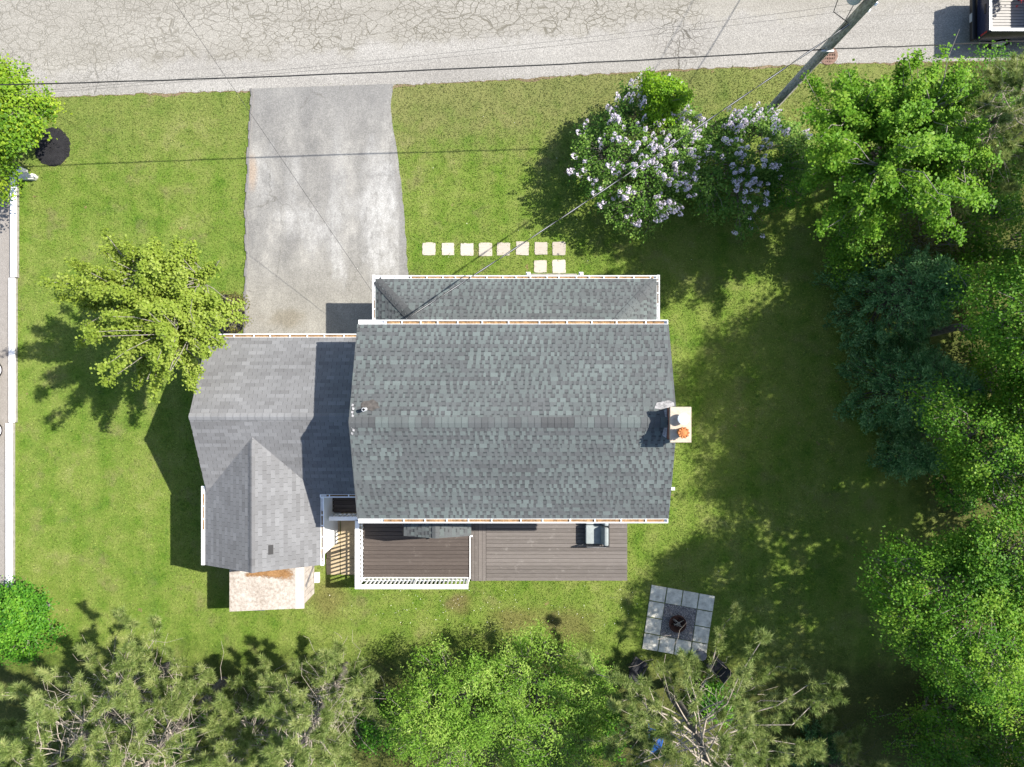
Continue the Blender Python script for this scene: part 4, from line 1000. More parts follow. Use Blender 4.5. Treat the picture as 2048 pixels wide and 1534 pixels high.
# ------------------------------------------------------------------ storm drain
dc = P(1656, 111); dr = 0.35
sd = thing('storm_drain', 'round rusty cast iron storm drain grate in the road beside the pole', 'drain', (dc.x, dc.y, 0.012))
MB().add([(dc.x + dr * 0.97 * math.cos(2 * math.pi * k / 28), dc.y + dr * 0.97 * math.sin(2 * math.pi * k / 28), 0.017) for k in range(28)], [tuple(range(28))]).build('pit', M['pit'], sd)  # flat black disc: shade below the grate painted in, no real depth
MB().lathe(Vector((dc.x, dc.y, 0.013)), [(dr + 0.03, 0), (dr + 0.03, 0.014), (dr - 0.01, 0.016), (dr - 0.01, 0.006)], 28).build('frame', M['stonegrey'], sd) if False else None
mb = MB(); n = 28
for k in range(n):
    a0 = 2 * math.pi * k / n; a1 = 2 * math.pi * (k + 1) / n
    pr = lambda a, r, z: (dc.x + r * math.cos(a), dc.y + r * math.sin(a), z)
    mb.hexa([pr(a0, dr - 0.07, 0.013), pr(a0, dr + 0.03, 0.013), pr(a1, dr + 0.03, 0.013), pr(a1, dr - 0.07, 0.013)], [pr(a0, dr - 0.07, 0.030), pr(a0, dr + 0.03, 0.030), pr(a1, dr + 0.03, 0.030), pr(a1, dr - 0.07, 0.030)])
mb.build('frame', M['rust'], sd)
ri = dr - 0.06
for i in range(9):
    x = -0.27 + i * 0.0675; hl = math.sqrt(max(0.0, ri * ri - x * x))
    if hl > 0.05: MB().box(dc.x + x - 0.017, dc.x + x + 0.017, dc.y - hl, dc.y + hl, 0.0175, 0.028).build('grate_bar', M['rust'], sd)
for y in (-0.20, -0.06, 0.09, 0.22):
    hl = math.sqrt(ri * ri - y * y); MB().box(dc.x - hl, dc.x + hl, dc.y + y - 0.028, dc.y + y + 0.028, 0.0172, 0.0285).build('cross_bar', M['rust'], sd)

# ------------------------------------------------------------------ utility pole and wires
pb = P(1541, 219)
pole = thing('utility_pole', 'weathered wooden utility pole leaning out of the lilacs over the road edge', 'pole', pb)
pt_ = Vector((pb.x - 0.05, pb.y + 0.05, 9.6))
MB().tube([pb - Vector((0, 0, 0.2)), pb.lerp(pt_, 0.5), pt_], [0.175, 0.165, 0.155], 14).build('shaft', M['pole'], pole, smooth=True)
def up(z): return pb.lerp(pt_, z / 9.6)
MB().box(up(8.9).x - 1.2, up(8.9).x + 1.2, pb.y + 0.13, pb.y + 0.23, 8.84, 8.96).build('crossarm', M['pole'], pole)
q = up(7.7) + Vector((-0.36, 0.22, 0)); MB().lathe(q, [(0.20, 0), (0.22, 0.04), (0.22, 0.85), (0.20, 0.9), (0.05, 0.94)], 18).build('transformer', M['alu'], pole, smooth=False)
for dx, z in ((0.20, 7.85), (0.17, 7.5), (0.19, 8.25)):
    q = up(z) + Vector((dx, -0.03, 0)); MB().lathe(q, [(0.03, 0), (0.055, 0.02), (0.035, 0.05), (0.055, 0.08), (0.03, 0.11)], 10).build('insulator', M['white'], pole)
MB().tube([up(7.9) + Vector((-.5, .2, 0)), up(7.6) + Vector((-.75, 0.25, 0)), up(7.2) + Vector((-.7, .1, 0)), up(7.0) + Vector((-.2, -.1, 0)), up(6.4) + Vector((-.17, -.05, 0))], 0.014, 5).build('drip_loop', M['cable'], pole)
MB().tube([up(8.2) + Vector((.16, -.03, 0)), up(7.0) + Vector((.165, -.04, 0)), up(5.2) + Vector((.16, -.03, 0))], 0.012, 5).build('riser_wire', M['cable'], pole)
MB().box(up(5.3).x - 0.25, up(5.3).x + 0.15, up(5.3).y - 0.20, up(5.3).y - 0.14, 5.25, 5.33).build('cable_clamp', M['alu'], pole)

def wire(name, label, a, b, sag, r, mat, n=24, cat='wire', twist=None, wob=0.0, seed=1):
    a = Vector(a); b = Vector(b); pts = []; rr = random.Random(seed)
    for i in range(n + 1):
        f = i / n; p = a.lerp(b, f); p.z -= 4 * sag * f * (1 - f)
        if 0 < i < n: p += Vector((rr.uniform(-wob, wob), rr.uniform(-wob, wob), rr.uniform(-wob, wob)))
        pts.append(p)
    t = thing(name, label, cat, a)
    MB().tube(pts, r, 5).build('strand', M[mat], t)
    if twist:
        d = (b - a).normalized(); s1 = d.cross(Vector((0, 0, 1))).normalized(); s2 = s1.cross(d)
        for ph, mt, r2 in twist:
            tp = []; L = (b - a).length; m = int(L / 0.12)
            for i in range(m + 1):
                f = i / m; p = a.lerp(b, f); p.z -= 4 * sag * f * (1 - f); an = f * L * 2.6 + ph
                tp.append(p + s1 * 0.022 * math.cos(an) + s2 * 0.022 * math.sin(an))
            MB().tube(tp, r2, 4).build('strand', M[mt], t)
    return t
pc = up(5.3) + Vector((-0.16, -0.12, 0))
la = P(-30, 173, 5.0)
wire('overhead_cable', 'thick black overhead cable running west from the pole along the road edge', pc, (la.x - 6, la.y - 0.15, 5.15), 0.42, 0.022, 'cable', 40, 'cable', wob=0.008, seed=2)
ra = P(2060, 80, 5.5)
wire('overhead_cable', 'black overhead cable running east from the pole past the maple to the pickup', up(5.35) + Vector((0.16, -0.12, 0)), (ra.x + 6, ra.y + 0.4, 5.6), 0.25, 0.019, 'cable', 30, 'cable', wob=0.02, seed=3)
hs = P(812, 638, 4.05)
wire('service_drop', 'twisted service drop strung diagonally from the pole across the lilacs to the porch roof', up(6.9) + Vector((-0.1, -0.12, 0)), hs, 0.45, 0.009, 'alu', 40, 'cable', twist=((0, 'cable', 0.010), (3.14, 'cable', 0.010)))
wire('phone_wire', 'thin black wire crossing the driveway from the road to the porch corner', (P(345, -20, 8.0).x - 1.5, P(345, -20, 8.0).y + 2.0, 8.5), P(746, 586, 2.55), 0.1, 0.0065, 'cable', 30)
n1 = up(7.6)
wire('street_wire', 'upper thin wire leaving the pole northward over the road', up(7.7) + Vector((0.05, 0.12, 0)), (n1.x + 6.5, n1.y + 13.0, 7.4), 0.5, 0.011, 'cable', 24)
wire('street_wire', 'lower cable leaving the pole northward over the road', up(5.6) + Vector((0.1, 0.13, 0)), (n1.x + 7.4, n1.y + 13.0, 5.6), 0.5, 0.016, 'cable', 24)
for i, (px, py, z, lb) in enumerate(((1020, 75, 7.7, 'upper of two faint wires running west above the road'), (1020, 85, 7.3, 'lower of two faint wires running west above the road'))):
    e = P(px, py, z); s = up(z) + Vector((-0.15, 0.1, 0)); d = e - s
    wire('line_wire', lb, s, s + d * 3, 0.6, 0.0035, 'cable', 24)

# ------------------------------------------------------------------ VEGETATION
def seg_tubes(segs, n=5):
    """segs: array rows x0 y0 z0 x1 y1 z1 r0 r1"""
    S = np.asarray(segs, 'f'); a = S[:, :3]; b = S[:, 3:6]; d = unit(b - a)
    ref = np.where(np.abs(d[:, 2:3]) < 0.9, np.array([[0, 0, 1.0]]), np.array([[1.0, 0, 0]]))
    u = unit(np.cross(d, ref)); v = np.cross(d, u)
    an = np.arange(n) * 2 * math.pi / n; cs, sn = np.cos(an), np.sin(an)
    off = u[:, None, :] * cs[None, :, None] + v[:, None, :] * sn[None, :, None]
    lo = a[:, None, :] + off * S[:, 6][:, None, None]; hi = b[:, None, :] + off * S[:, 7][:, None, None]
    V = np.concatenate([lo, hi], 1).reshape(-1, 3); m = len(S); base = (np.arange(m) * 2 * n)[:, None]
    k = np.arange(n); k2 = (k + 1) % n
    Fc = np.stack([base + k, base + k2, base + n + k2, base + n + k], -1).reshape(-1, 4)
    return V, Fc
def wiggle(a, b, r0, r1, rng, n=4, amp=0.06, lift=0.0):
    a = np.asarray(a, float); b = np.asarray(b, float); L = np.linalg.norm(b - a); out = []; prev = a
    for i in range(1, n + 1):
        f = i / n; p = a + (b - a) * f + (rng.normal(0, amp * L, 3) if i < n else 0); p[2] += lift * L * f * (1 - f) * 4 * -1
        out.append([*prev, *p, r0 + (r1 - r0) * (f - 1 / n), r0 + (r1 - r0) * f]); prev = p
    return out
def leaf_quads(C, L, W, rng, up=0.6, outdir=None, fold=0.18, along=0.0):
    N = len(C); n = unit(rng.normal(0, 1, (N, 3)) * (1 - up) + np.array([0, 0, up]) + (outdir * 0.35 if outdir is not None else 0))
    r = rng.normal(0, 1, (N, 3)) + (outdir * along if outdir is not None else 0)
    d = unit(r - n * np.sum(r * n, 1, keepdims=True)); s = np.cross(n, d)
    l = (L * rng.uniform(0.65, 1.3, N))[:, None]; wd = l * (W / L)
    V = np.stack([C - d * l * 0.5, C - s * wd * 0.5 + n * wd * fold + d * l * 0.05, C + d * l * 0.5, C + s * wd * 0.5 + n * wd * fold + d * l * 0.05], 1).reshape(-1, 3)
    return V, np.arange(N * 4).reshape(N, 4)

def broadleaf(name, label, cat, base, cen, rad, n_cl, per, leaf, mat, seed, cl_r=0.3, wide=0.85, spiky=0.0, trunk=0.12, barkm='bark', group=None, up=0.66, stems=1, shell=0.45, zmin=-0.45, limb=0.05, tint_cl=0.27, arms=0):
    rng = np.random.default_rng(seed); base = np.array(base, float); cen = np.array(cen, float); rad = np.array(rad, float)
    t = thing(name, label, cat, base, group)
    ph = rng.uniform(0, 6.28, (4, 3)); fr = rng.uniform(1.5, 4.0, (4, 3))
    lump = lambda D: 1 + 0.19 * sum(np.sin(D @ fr[i] + ph[i, 0]) for i in range(4)) * 0.8
    if arms:       # shoots that reach out of the crown, leafy along most of their length
        D = rng.normal(0, 1, (arms, 3)); D[:, 2] = np.abs(D[:, 2]) * 0.9 - 0.22; D = unit(D)
        tips = cen + D * rad * (rng.uniform(0.50, 1.15, arms) * lump(D))[:, None]
        starts = cen + D * rad * 0.12 - np.array([0, 0, rad[2] * 0.3])
        per_arm = max(1, n_cl // arms); f = rng.uniform(0.40, 1.03, (arms, per_arm))
        K = (starts[:, None] + (tips - starts)[:, None] * f[..., None]).reshape(-1, 3); K[:, 2] += 0.0
        KD = np.repeat(D, per_arm, 0); ends, edirs = tips, D; cr = np.full(len(K), cl_r) * (1.1 - 0.45 * f.reshape(-1))
    else:
        D = rng.normal(0, 1, (n_cl * 3, 3)); D = unit(D); D = D[D[:, 2] > zmin][:n_cl]
        fr_ = (shell + (1 - shell) * rng.random(len(D)) ** 0.6) * lump(D)
        K = cen + D * rad * fr_[:, None]; KD = D; ends, edirs = K, D; cr = cl_r * rng.uniform(0.7, 1.3, len(K))
    nC = len(K); cnt = np.maximum(3, (per * rng.uniform(0.6, 1.4, nC))).astype(int); idx = np.repeat(np.arange(nC), cnt)
    G = rng.normal(0, 0.55, (len(idx), 3)) * cr[idx][:, None]
    G[:, 2] *= 0.75
    if spiky: G += KD[idx] * (rng.normal(0, 1, len(idx)) * spiky * cr[idx])[:, None]
    C = K[idx] + G; C[:, 2] = np.maximum(C[:, 2], 0.12)
    V, Fc = leaf_quads(C, leaf, leaf * wide, rng, up, KD[idx])
    ct = rng.normal(0, tint_cl, nC)
    tint = np.clip(0.5 + ct[idx] + rng.normal(0, 0.11, len(idx)), 0, 1)
    segs = []
    top = cen - np.array([0, 0, rad[2] * 0.25])
    if stems == 1:
        segs += wiggle(base - np.array([0, 0, 0.1]), top, trunk, trunk * 0.6, rng, 4, 0.025)
        hubs = [top]
    else: hubs = [base + np.array([rng.normal(0, 0.25), rng.normal(0, 0.25), 0.0]) for _ in range(stems)]
    nl = max(5, min(14, nC // 9)); sel = rng.choice(len(ends), nl, replace=False); nodes = []
    for j in sel:
        h = hubs[rng.integers(len(hubs))]
        st = (base + (top - base) * rng.uniform(0.5, 1.0)) if stems == 1 else h
        m = st + (ends[j] - st) * 0.6 + np.array([0, 0, rad[2] * 0.05]); nodes.append(m)
        segs += wiggle(st, m, limb, limb * 0.55, rng, 3, 0.05) + wiggle(m, ends[j], limb * 0.55, 0.008, rng, 3, 0.05)
    nodes = np.array(nodes + list(np.atleast_2d(hubs if stems > 1 else [top])))
    for j in range(len(ends)):
        dd = np.linalg.norm(nodes - ends[j], axis=1); m = nodes[int(np.argmin(dd))]
        segs += wiggle(m, ends[j], limb * 0.32, 0.006, rng, 3, 0.06)
    tv, tf = seg_tubes(segs, 5)
    np_mesh('trunk', tv, tf, M[barkm], t)
    np_mesh('crown', V, Fc, M[mat], t, tint)
    return t, K, KD, rng

def pine(label, base, height, reach, seed, n_wh=9, zlow=2.2, tuft=0.215, group=None, dead=220, dark=False, per_wh=6, lean=(0, 0)):
    rng = np.random.default_rng(seed); base = np.array(base, float); t = thing('pine_tree', label, 'pine tree', base, group)
    topp = base + np.array([lean[0], lean[1], height]); tr = []; br = []; tufts = []; tdir = []
    tr += wiggle(base - np.array([0, 0, 0.1]), topp, 0.21, 0.03, rng, 7, 0.006)
    for wi in range(n_wh):
        f = wi / (n_wh - 1); z = zlow + (height - 0.3 - zlow) * f; ax = base + (topp - base) * (z / height)
        R0 = reach * (1.0 - 0.78 * f ** 1.3) * (0.75 + 0.25 * min(1, f * 4)); a0 = rng.uniform(0, 6.28)
        for b in range(per_wh):
            a = a0 + b * 6.283 / per_wh + rng.normal(0, 0.25); Lb = R0 * rng.uniform(0.65, 1.15)
            dirh = np.array([math.cos(a), math.sin(a), 0]); rise = rng.uniform(0.12, 0.42) * Lb
            pts = [ax]
            for i in range(1, 6):
                g = i / 5; pts.append(ax + dirh * Lb * g + np.array([0, 0, rise * g ** 1.6]) + rng.normal(0, 0.04 * Lb, 3) * (0.3 + 0.7 * g))
            for i in range(5): br.append([*pts[i], *pts[i + 1], 0.028 * (1 - i * 0.17) * (0.5 + Lb / 5), 0.028 * (1 - (i + 1) * 0.17) * (0.5 + Lb / 5)])
            nt_ = int(5 + Lb * 3.6)
            for q in range(nt_):
                g = 1 - rng.random() ** 1.3 * 0.68; k = min(4, int(g * 5)); p = pts[k] + (pts[k + 1] - pts[k]) * (g * 5 - k)
                sd = rng.choice((-1, 1)); side = np.array([-dirh[1], dirh[0], 0]) * sd
                dv = dirh * rng.uniform(0.5, 1.0) + side * rng.uniform(0.1, 0.9) + np.array([0, 0, rng.uniform(0.1, 0.6)]); dv /= np.linalg.norm(dv)
                tl = rng.uniform(0.18, 0.55) * (0.6 + 0.5 * (1 - g)); e = p + dv * tl
                br.append([*p, *e, 0.008, 0.005]); tufts.append(e); tdir.append(dv)
            tufts.append(pts[5]); tdir.append(unit((pts[5] - pts[4])[None])[0])
    for q in range(dead):      # bare grey twigs in the inner crown
        z = rng.uniform(zlow * 0.7, height * 0.8); ax = base + (topp - base) * (z / height); a = rng.uniform(0, 6.28); r0 = rng.uniform(0.1, 0.7) * reach * (1 - 0.7 * z / height)
        p = ax + np.array([math.cos(a) * r0, math.sin(a) * r0, rng.normal(0, 0.2)]); d = rng.normal(0, 1, 3); d[2] *= 0.5; d /= np.linalg.norm(d)
        br += wiggle(p, p + d * rng.uniform(0.4, 1.5), 0.0085, 0.004, rng, 3, 0.06)
    T = np.array(tufts); TD = np.array(tdir); nn = 118; N = len(T); idx = np.repeat(np.arange(N), nn)
    d = unit(rng.normal(0, 1, (N * nn, 3)) + TD[idx] * 0.9); l = tuft * rng.uniform(0.6, 1.25, N * nn)[:, None]
    st = T[idx] - TD[idx] * (rng.random(N * nn)[:, None] * tuft * 1.0); s = unit(np.cross(d, rng.normal(0, 1, (N * nn, 3)))) * 0.0095
    V = np.stack([st - s, st + s, st + d * l], 1).reshape(-1, 3); Fc = np.arange(N * nn * 3).reshape(-1, 3)
    tt = np.clip(0.5 + rng.normal(0, 0.24, N)[idx] + rng.normal(0, 0.22, N * nn), 0, 1)
    v, f = seg_tubes(tr, 8); np_mesh('trunk', v, f, M['pinebark'], t)
    v, f = seg_tubes(br, 4); np_mesh('bough', v, f, M['darkbark' if dark else 'twig'], t)
    np_mesh('crown', V, Fc, M['l_pine'], t, tt)
    return t

def spruce(label, base, height, rad, seed, n=900, group=None, mat='l_spruce'):
    """dense evergreen of drooping sprays"""
    rng = np.random.default_rng(seed); base = np.array(base, float); t = thing('spruce_tree', label, 'spruce tree', base, group)
    f = rng.random(n) ** 1.25; z = 0.25 + (height - 0.35) * f; rr = rad * (1 - f) ** 0.62 * (0.80 + 0.2 * rng.random(n)); a = rng.uniform(0, 6.283, n)
    lob = 1 + 0.16 * np.sin(a * 5 + seed) * (1 - f) + 0.10 * np.sin(a * 9 + 3 * z)
    rr = rr * lob + 0.05; dh = np.stack([np.cos(a), np.sin(a), np.zeros(n)], 1)
    E = base + dh * rr[:, None] + np.stack([np.zeros(n), np.zeros(n), z], 1); dv = unit(dh + np.array([0, 0, 0.35]))
    m = 30; idx = np.repeat(np.arange(n), m); q = rng.random(n * m)[:, None]
    C = E[idx] - dv[idx] * q * 0.42 + rng.normal(0, 0.045, (n * m, 3)) + np.cross(dv[idx], np.array([0, 0, 1.0])) * (rng.normal(0, 0.5, n * m)[:, None] * q * 0.30)
    C[:, 2] = np.maximum(C[:, 2], 0.1)
    od = unit(dv[idx] + rng.normal(0, 0.5, (n * m, 3)))
    V, Fc = leaf_quads(C, 0.11, 0.038, rng, 0.45, od, 0.1, 2.5)
    tt = np.clip(0.45 + rng.normal(0, 0.27, n)[idx] + rng.normal(0, 0.16, n * m) + (0.5 - q[:, 0]) * 0.5, 0, 1)
    segs = wiggle(base - np.array([0, 0, 0.1]), base + np.array([0, 0, height]), 0.13, 0.02, rng, 5, 0.006)
    for j in range(0, n, 5):
        ax = base + np.array([0, 0, max(0.2, z[j] - rr[j] * 0.1)]); segs += wiggle(ax, E[j], 0.018, 0.006, rng, 2, 0.03)
    v, fc = seg_tubes(segs, 5); np_mesh('trunk', v, fc, M['darkbark'], t)
    np_mesh('crown', V, Fc, M[mat], t, tt)
    return t

# trees and shrubs of the front and west lawn
broadleaf('maple_tree', 'open yellow green maple on the west lawn with leafy shoots over the garage roof', 'maple tree', (-11.35, 2.75, 0), (-11.75, 2.4, 4.9), (2.5, 2.6, 2.3), 1620, 42, 0.085, 'l_maple', 3, 0.25, 0.95, 0.35, 0.12, arms=135, tint_cl=0.13)
broadleaf('round_tree', 'dense rounded green tree at the road end of the low white wall', 'tree', (-19.1, 9.6, 0), (-18.75, 9.4, 3.2), (1.55, 1.95, 1.85), 300, 110, 0.095, 'l_globe', 4, 0.34, 0.9, 0.1, 0.10)
broadleaf('sapling', 'small bright lime green sapling standing behind the lilacs near the road', 'sapling', (5.5, 10.1, 0), (5.45, 10.25, 2.7), (0.82, 0.84, 1.15), 200, 40, 0.075, 'l_sap', 5, 0.20, 0.95, 0.1, 0.04, limb=0.02)
broadleaf('small_shrub', 'low reddish brown shrub in the mulch bed beside the driveway', 'shrub', (-11.0, 2.9, 0), (-11.0, 2.85, 0.45), (0.62, 0.75, 0.55), 60, 24, 0.07, 'l_brown', 6, 0.16, 0.6, 0, 0.02, stems=4, limb=0.015)
broadleaf('green_bush', 'bright green leafy bush at the south end of the white wall', 'bush', (-18.6, -9.0, 0), (-18.95, -8.95, 1.4), (1.4, 1.3, 1.2), 200, 80, 0.095, 'l_bush', 8, 0.30, 0.75, 0.1, 0.05, stems=4, limb=0.03)

# lilacs with single flower spikes
fl_me = None
def flower_mesh():
    global fl_me
    if fl_me is None:
        rng = np.random.default_rng(77); n = 46; h = rng.random(n) ** 0.8; a = rng.uniform(0, 6.28, n); r = 0.075 * (1 - h) ** 0.7 + 0.008
        C = np.stack([r * np.cos(a), r * np.sin(a), h * 0.24 - 0.06], 1); V, Fc = leaf_quads(C, 0.042, 0.042, rng, 0.25, unit(np.stack([np.cos(a), np.sin(a), 0 * a + 0.4], 1)), 0.1)
        o = np_mesh('flower_spike', V, Fc, M['flower'], None, np.clip(rng.normal(0.55, 0.25, n), 0, 1)); fl_me = o.data; bpy.data.objects.remove(o)
    return fl_me
def lilac(label, base, cen, rad, n_cl, per, nfl, seed, bias):
    t, K, KD, rng = broadleaf('lilac_bush', label, 'lilac', base, cen, rad, n_cl, per, 0.085, 'l_lilac', seed, 0.24, 0.75, 0.1, 0.05, 'bark', 'lilacs in front of the pole', stems=7, limb=0.025, shell=0.6, zmin=-0.25)
    sc_ = 0.35 * KD[:, 2] + 0.75 * rng.random(len(K)) + bias(K); order = np.argsort(-sc_); c = 0
    for j in order:
        for q in range(rng.integers(1, 4)):
            if c >= nfl: break
            p = K[j] + KD[j] * rng.uniform(0.10, 0.26) + rng.normal(0, 0.11, 3) + np.array([0, 0, 0.06]); d = Vector(KD[j] * 0.6 + np.array([0, 0, 0.8]) + rng.normal(0, 0.25, 3))
            o = bpy.data.objects.new('flower_spike', flower_mesh()); o.parent = t; COL.objects.link(o)
            s = rng.uniform(0.8, 1.35); o.matrix_local = Matrix.LocRotScale(Vector(p) - t.location, d.to_track_quat('Z', 'Y'), Vector((s, s, s * 1.05))); c += 1
    return t
lilac('large pale mauve lilac in full bloom, crossed by the service wire', (4.9, 8.5, 0), (4.75, 8.45, 1.55), (2.4, 2.55, 1.5), 560, 34, 300, 21, lambda K: 0.10 * np.sin(K[:, 0] * 1.4))
lilac('darker leafier lilac with fewer blooms at the foot of the utility pole', (8.8, 8.6, 0), (8.65, 8.4, 1.50), (2.4, 2.0, 1.40), 480, 38, 180, 22, lambda K: 0.22 * np.sin(K[:, 0] * 2.2 + 1.0))
broadleaf('yellow_shrub', 'flowerless yellow green shrub between the right lilac and the big maple', 'shrub', (10.6, 8.0, 0), (10.5, 7.8, 1.2), (0.95, 1.25, 1.1), 140, 30, 0.08, 'l_bush', 23, 0.22, 0.5, 0.2, 0.03, stems=4, limb=0.02)

# east side
broadleaf('maple_tree', 'large open crowned green maple by the road at the upper right, pale limbs showing', 'maple tree', (13.2, 8.2, 0), (12.2, 7.55, 5.7), (2.85, 3.1, 3.2), 1980, 42, 0.085, 'l_big', 31, 0.31, 0.95, 0.25, 0.16, arms=165, limb=0.06, tint_cl=0.16)
pine('tall pine at the right edge behind the big maple, boughs over the pickup', (15.4, 8.4, 0), 9.5, 2.6, 41, 9, 2.0, group='pines around the yard')
broadleaf('thin_shrub', 'sparse pale undergrowth bush at the right edge below the pine', 'bush', (15.3, 5.4, 0), (15.4, 5.4, 1.6), (1.4, 1.5, 1.5), 130, 22, 0.08, 'l_brown', 42, 0.3, 0.7, 0.1, 0.04, stems=6, limb=0.025)
SG = 'dark evergreens in the shade on the east side'
spruce('broad blue green spruce just below the big maple, branches reaching the lawn', (14.5, 3.3, 0), 5.6, 2.35, 51, 1150, SG)
spruce('dark green spruce south of the broad blue one, jutting into the lawn', (14.9, -0.2, 0), 5.8, 2.1, 52, 1050, SG)
spruce('small blue green spruce peeping out below the leafy crowns at the right', (15.2, -2.75, 0), 3.6, 1.05, 53, 420, SG)
broadleaf('broadleaf_tree', 'tall green leafy tree at the right edge above the upper spruce', 'tree', (16.7, 2.0, 0), (15.9, 1.9, 7.0), (2.2, 2.5, 3.1), 430, 80, 0.078, 'l_right', 61, 0.36, 0.75, 0.1, 0.16, group='leafy trees on the east side')
broadleaf('broadleaf_tree', 'green leafy tree at the right edge in front of the small spruce', 'tree', (16.2, -2.0, 0), (15.5, -1.9, 5.8), (2.0, 2.2, 3.0), 400, 80, 0.076, 'l_right', 62, 0.36, 0.75, 0.1, 0.14, group='leafy trees on the east side')
broadleaf('broadleaf_tree', 'big rounded green tree at the lower right overhanging the dark lawn', 'tree', (15.3, -7.2, 0), (14.1, -6.6, 6.8), (2.5, 2.75, 2.7), 640, 92, 0.074, 'l_right', 63, 0.32, 0.75, 0.1, 0.17, group='leafy trees on the east side')
mb = MB(); tr = thing('bare_trunk', 'thin pale leafless trunk in the gap between the leafy trees at the right', 'trunk', (18.9, -4.4, 0))
MB().tube([(18.85, -4.3, -0.1), (18.6, -4.9, 1.2), (18.3, -5.4, 2.2)], [0.06, 0.05, 0.035], 7).build('stem', M['bark'], tr)
lg = thing('fallen_log', 'brown fallen log lying at the right edge among the undergrowth', 'log', (19.8, -4.8, 0.15))
MB().tube([(19.1, -4.5, 0.2), (20.2, -4.85, 0.2), (22.0, -5.2, 0.25)], [0.17, 0.2, 0.22], 10).build('stem', M['darkbark'], lg)
for i, (x, y, z, r, lb) in enumerate(((17.9, 5.2, 1.8, 1.7, 'bushy green understorey tree at the right edge above the leafy trees'), (18.6, 0.2, 2.0, 1.9, 'bushy green understorey tree at the right edge between the two leafy trees'),
        (18.3, -11.2, 2.0, 2.0, 'bushy understorey tree at the right edge below the big rounded tree'), (16.4, -13.2, 1.6, 1.9, 'shaded green thicket left of the bottom right corner'), (13.2, 5.4, 1.4, 1.3, 'leafy dark shrub tucked between the big maple and the broad spruce'), (17.9, 8.0, 1.5, 1.5, 'dim green shrub at the right edge south of the roadside pine'), (19.3, -14.6, 2.0, 2.1, 'dense thicket filling the extreme bottom right corner'), (17.4, 10.6, 1.4, 1.5, 'green shrub at the right edge beneath the roadside pine'))):
    broadleaf('understorey_tree', lb, 'tree', (x, y, 0), (x, y, z), (r, r, z * 0.9), 230, 46, 0.09, 'l_right', 170 + i, 0.32, 0.7, 0.1, 0.06, stems=3, limb=0.03)
for i, (x, y, r, lb) in enumerate(((17.4, -4.2, 0.9, 'low dim ground shrub beside the thin bare trunk'), (18.6, -3.4, 0.9, 'low leafy ground shrub above the fallen log'), (18.0, -11.6, 1.5, 'dim low bush under the big rounded tree at the right edge'))):
    broadleaf('ground_shrub', lb, 'shrub', (x, y, 0), (x, y, 0.5), (r, r, 0.55), 80, 26, 0.09, 'l_bush', 70 + i, 0.24, 0.7, 0, 0.02, stems=4, limb=0.012)

# back of the yard
PG = 'pines around the yard'
pine('tall pine at the bottom left corner with its trunk leaning out of the picture', (-13.7, -11.3, 0), 9.5, 3.9, 81, 9, 2.4, group=PG, dead=300, per_wh=7)
pine('pine with a thick grey trunk just right of the corner pine', (-11.5, -11.9, 0), 10.0, 3.2, 82, 9, 2.6, group=PG, dead=280, per_wh=6)
pine('pine behind the shed with tangled bare twigs, left of the bright willow thicket', (-6.6, -11.3, 0), 7.6, 2.7, 83, 8, 1.9, group=PG, dead=240, per_wh=7)
pine('pine beside the patio at the bottom edge, tufted boughs over the slabs', (6.2, -11.9, 0), 9.0, 5.2, 84, 10, 3.2, group=PG, dead=160, per_wh=7)
pine('dark shaded pine with bare branches at the lower right corner of the lawn', (12.2, -14.6, 0), 4.6, 2.4, 85, 6, 0.9, group=PG, dead=120, dark=True)
pine('short pine in the bottom row between the two thick trunked pines and the shed pine', (-9.1, -12.3, 0), 6.4, 2.6, 86, 8, 1.6, group=PG, dead=160)
pine('pine cut off by the bottom left corner of the picture', (-16.3, -13.6, 0), 6.5, 2.8, 87, 8, 1.6, group=PG, dead=160)
broadleaf('willow_shrub', 'bright willow leaved thicket at the bottom edge, the western half', 'willow', (-1.9, -11.9, 0), (-2.0, -11.8, 2.9), (2.4, 2.4, 2.1), 430, 66, 0.105, 'l_willow', 91, 0.32, 0.34, 0.25, 0.08, stems=5, limb=0.03, group='willow thicket at the back')
broadleaf('willow_shrub', 'greener willow leaved thicket at the bottom edge, the half nearer the patio', 'willow', (1.7, -11.9, 0), (1.6, -11.7, 2.8), (2.45, 2.7, 2.1), 430, 66, 0.10, 'l_willow', 92, 0.32, 0.36, 0.25, 0.08, stems=5, limb=0.03, group='willow thicket at the back')
spruce('low blue green juniper in the shadow at the bottom right of the lawn', (12.0, -14.6, 0), 1.5, 1.25, 93, 330)
for i, (x, y, r, lb) in enumerate(((-9.0, -13.2, 0.9, 'small green undergrowth bush between the two back pines'), (-12.6, -14.0, 1.0, 'green undergrowth bush below the corner pine'), (3.6, -13.6, 1.0, 'leafy undergrowth bush beside the patio pine'), (7.9, -12.4, 0.8, 'light green undergrowth shrub right of the patio pine'), (-5.2, -13.4, 0.9, 'green undergrowth bush below the shed pine'))):
    broadleaf('undergrowth_shrub', lb, 'shrub', (x, y, 0), (x, y, 0.6), (r, r, 0.6), 80, 26, 0.10, 'l_bush', 100 + i, 0.24, 0.7, 0, 0.02, stems=4, limb=0.012)

